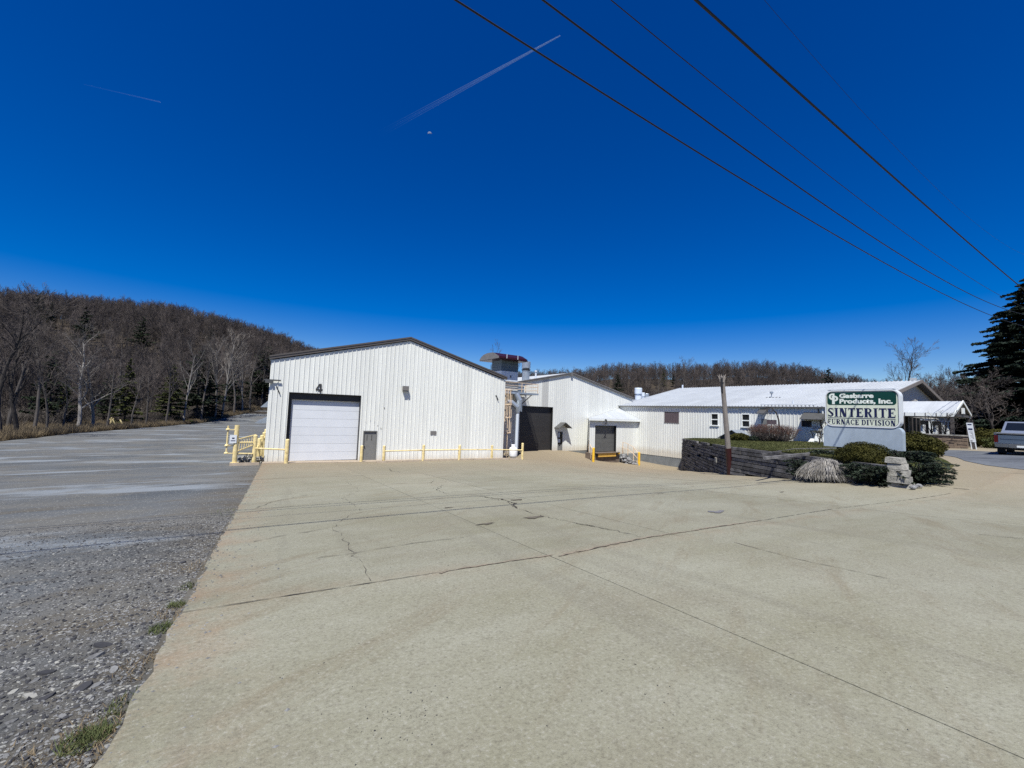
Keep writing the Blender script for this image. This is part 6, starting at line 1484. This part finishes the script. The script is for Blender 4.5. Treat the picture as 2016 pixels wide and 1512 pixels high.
def scatter(name, label, cat, pts, coll, smin, smax, seed=0, structure=False):
    me = bpy.data.meshes.new(name); me.from_pydata([tuple(p) for p in pts], [], []); o = bpy.data.objects.new(name, me); COL.objects.link(o)
    tag(o, label, cat, kind='stuff')
    g = bpy.data.node_groups.new(name + '_nodes', 'GeometryNodeTree'); g.interface.new_socket('Geometry', in_out='INPUT', socket_type='NodeSocketGeometry'); g.interface.new_socket('Geometry', in_out='OUTPUT', socket_type='NodeSocketGeometry')
    N = g.nodes; gi, go = N.new('NodeGroupInput'), N.new('NodeGroupOutput'); iop = N.new('GeometryNodeInstanceOnPoints'); ci = N.new('GeometryNodeCollectionInfo')
    ci.inputs['Collection'].default_value = coll; ci.inputs['Separate Children'].default_value = True; ci.inputs['Reset Children'].default_value = True
    iop.inputs['Pick Instance'].default_value = True
    rv = N.new('FunctionNodeRandomValue'); rv.data_type = 'FLOAT_VECTOR'; rv.inputs[0].default_value = (-.05, -.05, 0); rv.inputs[1].default_value = (.05, .05, 6.283); rv.inputs['Seed'].default_value = seed
    rs = N.new('FunctionNodeRandomValue'); rs.data_type = 'FLOAT'; rs.inputs[2].default_value = smin; rs.inputs[3].default_value = smax; rs.inputs['Seed'].default_value = seed + 7
    ri = N.new('FunctionNodeRandomValue'); ri.data_type = 'INT'; ri.inputs[4].default_value = 0; ri.inputs[5].default_value = len(coll.objects) - 1; ri.inputs['Seed'].default_value = seed + 3
    L = g.links; L.new(gi.outputs[0], iop.inputs['Points']); L.new(ci.outputs[0], iop.inputs['Instance']); L.new(rv.outputs[0], iop.inputs['Rotation']); L.new(rs.outputs[1], iop.inputs['Scale']); L.new(ri.outputs[2], iop.inputs['Instance Index']); L.new(iop.outputs[0], go.inputs[0])
    md_ = o.modifiers.new('scatter', 'NODES'); md_.node_group = g; return o
HOLES = [(265, 215), (405, 250), (55, 255), (150, 215), (80, 250), (1216, 270), (1306, 290)]
def wood_pts(az0, az1, r0_, r1_, n, seed, pw=.5, rmin=None):
    rng = np.random.default_rng(seed); az = np.radians(rng.uniform(az0, az1, n)); u = rng.random(n); r_ = np.sqrt(r0_ ** 2 + (r1_ ** 2 - r0_ ** 2) * u)
    if rmin is not None: keep = r_ > rmin(np.degrees(az)); az, r_ = az[keep], r_[keep]
    for px, D in HOLES:
        q = aR(px, 800, D); qa, qr = math.atan2(q.x, q.y), math.hypot(q.x, q.y); keep = ~((np.abs(az - qa) * qr < 6) & (r_ > qr - 24) & (r_ < qr + 4)); az, r_ = az[keep], r_[keep]
    x, y = np.sin(az) * r_, np.cos(az) * r_; return np.c_[x, y, nph(x, y) - .1]
edge_r = lambda az: np.interp(az, [-30, -16.6, -12, -5, 1, 6, 12], [96, 104, 112, 128, 150, 162, 175])
MIXP = bpy.data.collections.new('mixed_wood_prototypes')
for q_ in list(FARP.objects) + list(FARQ.objects): MIXP.objects.link(q_)
scatter('hillside_wood', 'bare brown woodland covering the hillside on the left', 'woodland', np.vstack([wood_pts(-32, 14, 85, 345, 6600, 1, rmin=edge_r), wood_pts(-32, 14, 300, 350, 1500, 4)]), MIXP, .36, .74, 1)
scatter('far_wood', 'bare brown woodland on the far hill beyond the white roofs', 'woodland', wood_pts(14, 100, 205, 385, 6000, 2), FARQ, .34, .78, 2)
wp = [aD(px, 850, D) for px, D in zip(np.random.default_rng(5).uniform(1815, 2016, 240), np.random.default_rng(6).uniform(88, 170, 240))]
scatter('roadside_wood', 'dense dark bare trees behind the canopy and the notice board', 'woodland', [(p.x, p.y, float(nph([p.x], [p.y])[0]) - .1) for p in wp], FARP, .5, .85, 8)
# brush and dry grass at the yard edge
rng = np.random.default_rng(8)
bl = np.array([(-24, 30), (-17.6, 40), (-16.8, 50), (-16.4, 58), (-13.8, 73), (-6.6, 105), (.6, 132), (14, 156)])
def along(n, o0, o1, t0=0, t1=1, seed=0, pw=1):
    rng = np.random.default_rng(seed); s = np.r_[0, np.cumsum(np.hypot(*np.diff(bl, axis=0).T))]; q = rng.uniform(t0, t1, n) * s[-1]
    x, y = np.interp(q, s, bl[:, 0]), np.interp(q, s, bl[:, 1]); x2, y2 = np.interp(q + 1, s, bl[:, 0]), np.interp(q + 1, s, bl[:, 1])
    d = np.c_[x2 - x + 1e-6, y2 - y + 1e-6]; d /= np.linalg.norm(d, axis=1)[:, None]; off = o0 + (o1 - o0) * rng.random(n) ** pw
    x = x - d[:, 1] * off; y = y + d[:, 0] * off; return np.c_[x, y, nph(x, y) - .1]
scatter('dry_grass', 'band of dry tan grass along the far left edge of the asphalt', 'grass', along(5200, .2, 13, seed=1, pw=1.3), DGP, .6, 1.25, 4)
scatter('brush', 'tangle of grey-brown leafless brush under the left trees', 'brush', np.vstack([along(300, 8, 24, seed=2), along(200, 2.5, 10, .55, 1, seed=3), along(1000, 16, 45, seed=9)]), BRP, .3, 1.35, 5)
rng2 = np.random.default_rng(17); bb = [aD(px, 860, D) for px, D in zip(rng2.uniform(1822, 2016, 260), rng2.uniform(56, 80, 260))]
scatter('right_brush', 'dark leafless brush behind the canopy and the truck', 'brush', [(p.x, p.y, H(p.x, p.y) - .1) for p in bb], BRP, 1.0, 2.3, 6)

def blob_points(c, rad3, n, rng, inner=.82, zmin=-.35, lump=.08):
    d = rng.normal(size=(n * 2, 3)); d /= np.linalg.norm(d, axis=1)[:, None]; d = d[d[:, 2] > zmin][:n]
    l = 1 + lump * (np.sin(d[:, 0] * 5 + c[0]) * np.cos(d[:, 1] * 6) + .6 * np.sin(d[:, 2] * 9 + d[:, 0] * 7)); rr = rng.uniform(inner, 1.02, len(d)) * l
    return np.array(c) + d * rr[:, None] * np.array(rad3), d
def shrub(name, label, c, rad3, n, size, mt, seed, coremat=None, zmin=-.35, lump=.08, cat='shrub', group=None, aspect=.5):
    rng = np.random.default_rng(seed); P, d = blob_points(c, rad3, n, rng, zmin=zmin, lump=lump); v, f = leaves(P, size, rng, aspect)
    o = thing(name, label, cat, (c[0], c[1], c[2] - rad3[2] * abs(zmin)), group); org = np.array(wl(o))
    q = link('foliage', npmesh('foliage', v - org, f, mt), o); q['kind'] = 'stuff'
    mb = MB(); prof = [(.01, -rad3[2] * .6)] + [(math.cos(t) * .84, math.sin(t) * .84 * rad3[2]) for t in np.linspace(-.5, PI / 2 - .02, 8)]
    core = MB().lathe((0, 0, 0), prof, 18); core.v = [(c[0] + a * rad3[0], c[1] + b * rad3[1], c[2] + z) for a, b, z in core.v]; core.build('inner_branches', coremat or mt, o, smooth=True)
    return o
p = aX(1697, 900, 22.2)
shrub('yew_bush', 'rounded clipped yellow-green yew in front of the company sign', (22.2, 6.02, .22), (.92, .95, .66), 22000, .038, YEW, 1, zmin=-.75)
shrub('yew_bush', 'rounded yew partly hidden behind the right end of the company sign', (26.3, 5.25, .72), (.8, .95, .62), 9000, .06, YEW, 2, zmin=-.8)
shrub('yew_bush', 'small round dark yew on the lawn beside the utility pole', (38.2, 19.1, .12), (.6, .85, .42), 3500, .07, YEW, 3, zmin=-.8)
shrub('yew_bush', 'little dark ball-shaped bush at the foot of the big twiggy bush', (38.3, 17.95, .10), (.35, .45, .28), 1600, .06, JUNI, 4, zmin=-.8)
shrub('evergreen_bush', 'dark olive bush behind the notice board', (50, 5.4, .75), (1.2, 1.4, .9), 5000, .1, YEW, 5, zmin=-.8, lump=.2)
shrub('evergreen_bush', 'low brown-green bush between the notice board and the truck', (47, 4.1, .6), (1.2, 1.3, .75), 5000, .1, BRUSHG, 6, zmin=-.8, lump=.25)
for k, (xx, yy, hh_) in enumerate(((52.5, 3.6, .9), (54, 2.0, 1.0))):
    shrub('evergreen_bush', ('tall olive bush just left of the truck', 'olive bush hidden behind the truck')[k], (xx, yy, .7), (1.5, 1.3, hh_), 5000, .12, YEW, 8 + k, zmin=-.8, lump=.25)
def juniper(label, c, R, hgt, n, seed, mt=JUNI, az0=0, az1=360, flat=.3, size=.065):
    rng = np.random.default_rng(seed); r = random.Random(seed); o = thing('juniper', label, 'shrub', c); org = np.array(c); P = []; D = []; st = MB()
    for k in range(n):
        a = rad(r.uniform(az0, az1)); L = R * r.uniform(.55, 1.1); el = r.uniform(.12, .75); e = V(math.cos(a), math.sin(a), 0); pts = []
        for q in (0, .3, .6, .85, 1): pts.append(V(*c) + e * (L * q) + V(0, 0, hgt * (math.sin(min(1.35, q * 1.5) * 1.3) * el * 1.5 - .25 * q * q * el)))
        st.tube(pts, [.02, .016, .012, .008, .004], 3, caps=False)
        sd = V(-e.y, e.x, 0); m_ = 60
        for j in range(m_):
            q = r.uniform(.15, 1); i = min(3, int(q * 4)); pt = pts[i].lerp(pts[i + 1], q * 4 - i); o_ = r.uniform(-1, 1); pp = pt + sd * (o_ * .16 * R * (1.1 - q)) + V(0, 0, r.uniform(-.05, .03)); P.append(tuple(pp)); D.append((e.x + sd.x * o_ * .7, e.y + sd.y * o_ * .7, .1))
    v, f = leaves(P, size, rng, .35, D); q = link('foliage', npmesh('foliage', v - org, f, mt), o); q['kind'] = 'stuff'; q = st.build('branches', BARKD, o); q['kind'] = 'stuff'
def gz2(x, y, dz=0): return (x, y, H(x, y) + dz)
juniper('dark spreading juniper left of the pale weeping shrub', gz2(21.75, 7.75, .1), 1.0, .80, 110, 1)
juniper('dark juniper hanging over the wall under the rounded yew', gz2(21.0, 5.55, .15), .95, .55, 120, 2)
juniper('dark spreading juniper left of the pale stone post', gz2(20.6, 5.1, .0), .85, .75, 120, 3)
juniper('large dark spreading juniper right of the pale stone post', gz2(22.1, 4.35, .0), .98, .85, 200, 4, size=.06)
juniper('dark juniper on the terrace between the yew and the sign', (23.0, 5.0, .15), 1.1, .5, 110, 5)
juniper('small dark creeping juniper at the left foot of the company sign', (23.2, 7.6, .14), .7, .22, 60, 6)
# weeping pale shrub
def weeping(c, R, hgt, n, seed, mt, label):
    r = random.Random(seed); o = thing('weeping_shrub', label, 'shrub', c); mb = MB()
    for k in range(n):
        a = r.uniform(0, 2 * PI); e = V(math.cos(a), math.sin(a), 0); L = R * r.uniform(.15, 1) ** .7 * (1 + .22 * math.sin(a * 3 + 1) + .12 * math.sin(a * 7)) * .9; top = hgt * r.uniform(.75, 1.05) * (1 - .25 * (L / R) ** 2)
        p0_ = V(*c) + e * L * .25 + V(0, 0, top * .85); p1_ = V(*c) + e * L * .7 + V(0, 0, top); p2_ = V(*c) + e * L * .98 + V(r.uniform(-.05, .05), r.uniform(-.05, .05), top * r.uniform(.45, .7)); p3_ = p2_ + V(e.x * .05 + r.uniform(-.08, .08), e.y * .05 + r.uniform(-.08, .08), -top * r.uniform(.2, .5))
        p3_ += V(r.uniform(-.1, .1), r.uniform(-.1, .1), 0); mb.tube([p0_, p1_, p2_, p3_], [.010, .009, .007, .004], 3, caps=False)
    q = mb.build('hanging_stems', mt, o); q['kind'] = 'stuff'; MB().tube([c, V(*c) + V(0, 0, hgt * .85)], [.06, .04], 6).build('stem', BARKD, o)
weeping(gz2(20.95, 6.95, 0), .92, .95, 1250, 3, PALE, 'pale leafless weeping shrub hanging in front of the timber wall')
# big twiggy bush
def twiggy(c, R, Ry, hgt, n, seed, label):
    r = random.Random(seed); o = thing('twiggy_bush', label, 'shrub', c); lo_, hi_ = MB(), MB()
    for k in range(n):
        a = r.uniform(0, 2 * PI); rr = r.random() ** .5; tx_, ty_ = math.cos(a) * rr * R, math.sin(a) * rr * Ry; top = hgt * r.uniform(.8, 1.0) * (1 - .12 * rr * rr); b = V(*c) + V(tx_ * .3, ty_ * .3, 0)
        m1 = V(*c) + V(tx_ * .85, ty_ * .85, top * r.uniform(.25, .5)); e_ = V(*c) + V(tx_, ty_, top)
        lo_.tube([b, m1, e_], [.022, .014, .006], 3, caps=False)
        for q in range(5):
            t = r.uniform(.0, 1); s_ = m1.lerp(e_, t); d = V(r.uniform(-.35, .35), r.uniform(-.35, .35), r.uniform(.02, .3)); f_ = s_ + d; f_.z = min(f_.z, c[2] + hgt); (hi_ if f_.z > c[2] + hgt * .55 else lo_).tube([s_, f_], [.008, .004], 3, caps=False)
    q = lo_.build('branches', TWIG, o); q['kind'] = 'stuff'; q = hi_.build('twig_tips', TWIGR, o); q['kind'] = 'stuff'
twiggy((39.4, 17.0, -.18), 1.6, 2.15, 1.62, 430, 5, 'wide flat-topped leafless bush with reddish tips before the long white wall')
# arching thin trunk and small bare ornamental trees
ar = [aX(px, py, 40.6) for px, py in ((1534, 838), (1533, 826), (1528, 812), (1519, 803), (1508, 800))]
o = thing('arching_trunk', 'thin bare trunk arching over behind the wide leafless bush', 'tree', (ar[0].x, ar[0].y, -.1))
MB().tube([(ar[0].x, ar[0].y, -.2)] + ar, [.075, .07, .06, .055, .045, .02], 7).build('trunk', BARKD, o)
mb = MB(); r = random.Random(3)
for k in range(26):
    b_ = ar[2].lerp(ar[4], r.random()); mb.tube([b_, b_ + V(r.uniform(-.3, .3), r.uniform(-.7, .7), r.uniform(-.7, .15))], [.012, .005], 3, caps=False)
q = mb.build('twigs', TWIG, o); q['kind'] = 'stuff'
for k, (px, yt, X_, lab, sd) in enumerate(((1612, 832, 36.5, 'small bare crab-apple tree at the left side of the company sign', 31), (1860, 818, 46.3, 'small crooked bare tree in front of the white gable wall', 32), (1838, 822, 47.5, 'thin bare tree left of the crooked tree by the white gable wall', 34))):
    b_ = aX(px, 868, X_); z0 = float(lawn_z(np.array([X_]), np.array([b_.y]))[0]) if k == 0 else .15; hgt = aX(px, yt, X_).z - z0
    T, Cn = bare_tree(sd, hgt, .07 if k == 0 else .10, .22, (9, 6, 4), 1.1, .16, .010, lmul=.6); place_tree('ornamental_tree', T, Cn, (b_.x, b_.y, z0), lab, 'tree', BARKD, BARKD)
# lawn blades, weeds, gravel
rng = np.random.default_rng(31); n = 26000; y = rng.uniform(4.6, 26, n); wxx = np.where(y > 13, np.interp(y, [13, 25.75], [24.7, 39.95]), np.interp(y, [4.4, 13], [20.7, 24.7])) + .2
rxx = np.interp(y, [4.2, 7.0, 9.8, 26.6], [27, 35, 42, 42.2]); x = wxx + (rxx - wxx) * rng.random(n) ** 1.6; P = np.c_[x, y, lawn_z(x, y)]
a = rng.uniform(0, 2 * PI, n); h_ = rng.uniform(.03, .09, n); wv = np.c_[np.cos(a), np.sin(a), 0 * a] * .02; tip = P + np.c_[rng.normal(0, .03, n), rng.normal(0, .03, n), h_]
tag(link('lawn_grass', npmesh('lawn_grass', np.stack([P - wv, P + wv, tip], 1).reshape(-1, 3), np.arange(3 * n).reshape(n, 3), LAWNB)), 'short patchy grass on the lawn behind the timber wall', 'grass', kind='stuff')
def weeds(spots, name, label, mt, seed, hmul=1):
    rng = np.random.default_rng(seed); V_ = []
    for (px, py, rad_, n, hh_) in spots:
        c = G(px, py); a = rng.uniform(0, 2 * PI, n); rr = rad_ * np.sqrt(rng.random(n)); x, y = c.x + np.cos(a) * rr * 1.0, c.y + np.sin(a) * rr * 1.3; u_, v_ = xy2uv(x, y); k_ = u_ < -.67; x, y, a = x[k_], y[k_], a[k_]; m_ = len(x); z = nph(x, y) - .035
        P = np.c_[x, y, z]; h = rng.uniform(.4, 1.2, m_) * hh_; b = rng.uniform(0, 2 * PI, m_); wv = np.c_[np.cos(b), np.sin(b), 0 * b] * .0035; l = np.c_[rng.normal(0, 1, m_) * h * .7, rng.normal(0, 1, m_) * h * .7, h]
        V_.append(np.stack([P - wv, P + wv, P + l], 1).reshape(-1, 3))
    v = np.vstack(V_); tag(link(name, npmesh(name, v, np.arange(len(v)).reshape(-1, 3), mt)), label, 'weeds', kind='stuff')
weeds([(162, 1450, .09, 420, .042), (192, 1436, .06, 300, .04), (348, 1185, .07, 160, .05), (318, 1232, .09, 240, .045), (372, 1150, .1, 100, .05), (255, 1372, .10, 120, .035), (232, 1400, .12, 140, .035), (470, 1005, .5, 160, .06)], 'green_weeds', 'green weed tufts along the broken edge of the concrete', WEED, 1)
weeds([(290, 1300, .18, 260, .035), (240, 1400, .2, 350, .035), (150, 1480, .22, 380, .035), (345, 1200, .16, 180, .04), (400, 1110, .25, 150, .05), (80, 1490, .3, 200, .03)], 'dry_weeds', 'thin dry weeds along the broken edge of the concrete', DRYG, 2)
def stones(n, fn, smin, smax, seed, pw=2.5):
    rng = np.random.default_rng(seed); x, y = fn(rng, n); u_, v_ = xy2uv(x, y); k_ = (u_ < -.70); x, y = x[k_], y[k_]; n = len(x)
    s = smin + (smax - smin) * rng.random(n) ** pw; z = nph(x, y) - .035 + s * .12
    base = np.array([(1, 0, -.2), (.3, .9, -.3), (-.8, .55, -.2), (-.75, -.6, -.25), (.35, -.95, -.2), (.5, .1, 1), (-.4, .15, .9)])
    fcs = np.array([(0, 1, 5), (1, 6, 5), (1, 2, 6), (2, 3, 6), (3, 4, 6), (4, 5, 6), (4, 0, 5)])
    a = rng.uniform(0, 2 * PI, n); B = base[None] * rng.uniform(.6, 1.35, (n, 7, 3)); asp = rng.uniform(.4, 1, n); fl = rng.uniform(.12, .5, n)
    X_ = B[:, :, 0] * s[:, None] / 2; Y_ = B[:, :, 1] * (s * asp)[:, None] / 2; Z_ = B[:, :, 2] * (s * fl)[:, None] / 2
    tilt = rng.normal(0, .15, n)[:, None]; Z_ = Z_ + X_ * tilt
    v = np.stack([x[:, None] + X_ * np.cos(a)[:, None] - Y_ * np.sin(a)[:, None], y[:, None] + X_ * np.sin(a)[:, None] + Y_ * np.cos(a)[:, None], z[:, None] + Z_], -1).reshape(-1, 3)
    f = (fcs[None] + (np.arange(n) * 7)[:, None, None]).reshape(-1, 3); return v, f
def region(rng, n):
    # density highest close to the concrete edge and near the viewer
    v_ = .9 + 10 * rng.random(n) ** 1.8; u_ = -.72 - (rng.random(n) ** 1.3) * (1.2 + v_ * .55); return uv2xy(u_, v_)
STM = [mat('gravel_grey', (.10, .10, .098), .9, amp=.5, sc=3, fine=60, world=True, c2=(.17, .17, .165)), mat('gravel_dark', (.035, .035, .038), .9, amp=.4, sc=3, fine=60, world=True), mat('gravel_pale', (.27, .265, .235), .9, amp=.3, sc=3, fine=60, world=True)]
for k, (n, s0, s1) in enumerate(((62000, .005, .034), (26000, .006, .044), (14000, .004, .028))):
    v, f = stones(n, region, s0, s1, 50 + k, 3); tag(link('gravel', npmesh('gravel', v, f, STM[k])), ('grey gravel', 'dark crumbled asphalt bits', 'pale stone chips')[k] + ' scattered over the broken yard edge at lower left', 'gravel', kind='stuff')
rng = np.random.default_rng(91); n = 1500; v_ = .8 + 24 * rng.random(n) ** 1.5; u_ = -.66 + .9 * rng.random(n) ** 3.5; x, y = uv2xy(u_, v_); s = .004 + .016 * rng.random(n) ** 3; z = nph(x, y)
b_ = np.array([(1, 0, 0), (.2, .8, 0), (-.9, .1, 0), (0, -.8, 0), (.1, 0, .6)]); f_ = np.array([(0, 1, 4), (1, 2, 4), (2, 3, 4), (3, 0, 4)])
v = (np.c_[x, y, z][:, None] + b_[None] * s[:, None, None] * rng.uniform(.5, 1.4, (n, 5, 1))).reshape(-1, 3); f = (f_[None] + (np.arange(n) * 5)[:, None, None]).reshape(-1, 3)
tag(link('spilled_gravel', npmesh('spilled_gravel', v, f, STM[0])), 'loose gravel spilled onto the left edge of the concrete', 'gravel', kind='stuff')
# larger shards, one by one
SH = [(205, 1262, .20, 1), (185, 1285, .16, 0), (95, 1315, .14, 1), (160, 1345, .20, 1), (195, 1338, .13, 0), (125, 1400, .10, 0), (60, 1360, .13, 2), (25, 1352, .12, 2), (88, 1365, .14, 1), (265, 1190, .09, 1), (268, 1188, .06, 0), (150, 1337, .11, 2), (160, 1350, .06, 2), (213, 1243, .05, 2),
      (20, 1410, .10, 0), (50, 1290, .12, 1), (70, 1330, .10, 0), (225, 1310, .12, 0), (240, 1275, .10, 1), (135, 1250, .09, 0), (12, 1485, .06, 2), (180, 1380, .08, 1), (110, 1440, .08, 0), (300, 1215, .07, 0), (40, 1440, .09, 1), (75, 1248, .10, 1), (115, 1295, .09, 2), (268, 1318, .05, 2), (360, 1103, .16, 1), (140, 1480, .07, 2)]
for k, (px, py, s, m_) in enumerate(SH):
    s *= .72
    c = G(px, py); r = random.Random(k); n = 7; a0 = r.uniform(0, PI); ring_ = [(math.cos(2 * PI * q / n) * s * .55 * r.uniform(.6, 1.2), math.sin(2 * PI * q / n) * s * .32 * r.uniform(.6, 1.2)) for q in range(n)]
    z = c.z - .042; th = s * r.uniform(.10, .2); co, si = math.cos(a0), math.sin(a0)
    s_k = .85; P0 = [V(c.x + x * co - y * si, c.y + x * si + y * co, z - .01) for x, y in ring_]; P1 = [V(c.x + (x * co - y * si) * .85, c.y + (x * si + y * co) * .85, z + th + x * .12) for x, y in ring_]
    MB().add(P0 + P1, [tuple(range(n, 2 * n))] + [(i, (i + 1) % n, n + (i + 1) % n, n + i) for i in range(n)]).build('stone', STM[m_], asphalt_yard)
# sparse grit on the concrete
rng = np.random.default_rng(77); n = 900; x = rng.uniform(-.4, 9, n); y = rng.uniform(.6, 12, n); k_ = xy2uv(x, y)[0] > -.6; x, y = x[k_], y[k_]; n = len(x)
cx_, cy_ = G(800, 1420)[:2]; m2 = 110; x = np.r_[x, rng.normal(cx_, .16, m2)]; y = np.r_[y, rng.normal(cy_, .12, m2)]; n = len(x)
s = .002 + .005 * rng.random(n) ** 3; z = nph(x, y) + .001
b_ = np.array([(1, 0, 0), (0, 1, 0), (-1, 0, 0), (0, -1, 0), (0, 0, 1)]); f_ = np.array([(0, 1, 4), (1, 2, 4), (2, 3, 4), (3, 0, 4)])
v = (np.c_[x, y, z][:, None] + b_[None] * s[:, None, None] * rng.uniform(.5, 1.4, (n, 5, 1))).reshape(-1, 3); f = (f_[None] + (np.arange(n) * 5)[:, None, None]).reshape(-1, 3)
tag(link('grit', npmesh('grit', v, f, STM[1])), 'scattered dark grit on the foreground concrete', 'grit', kind='stuff')
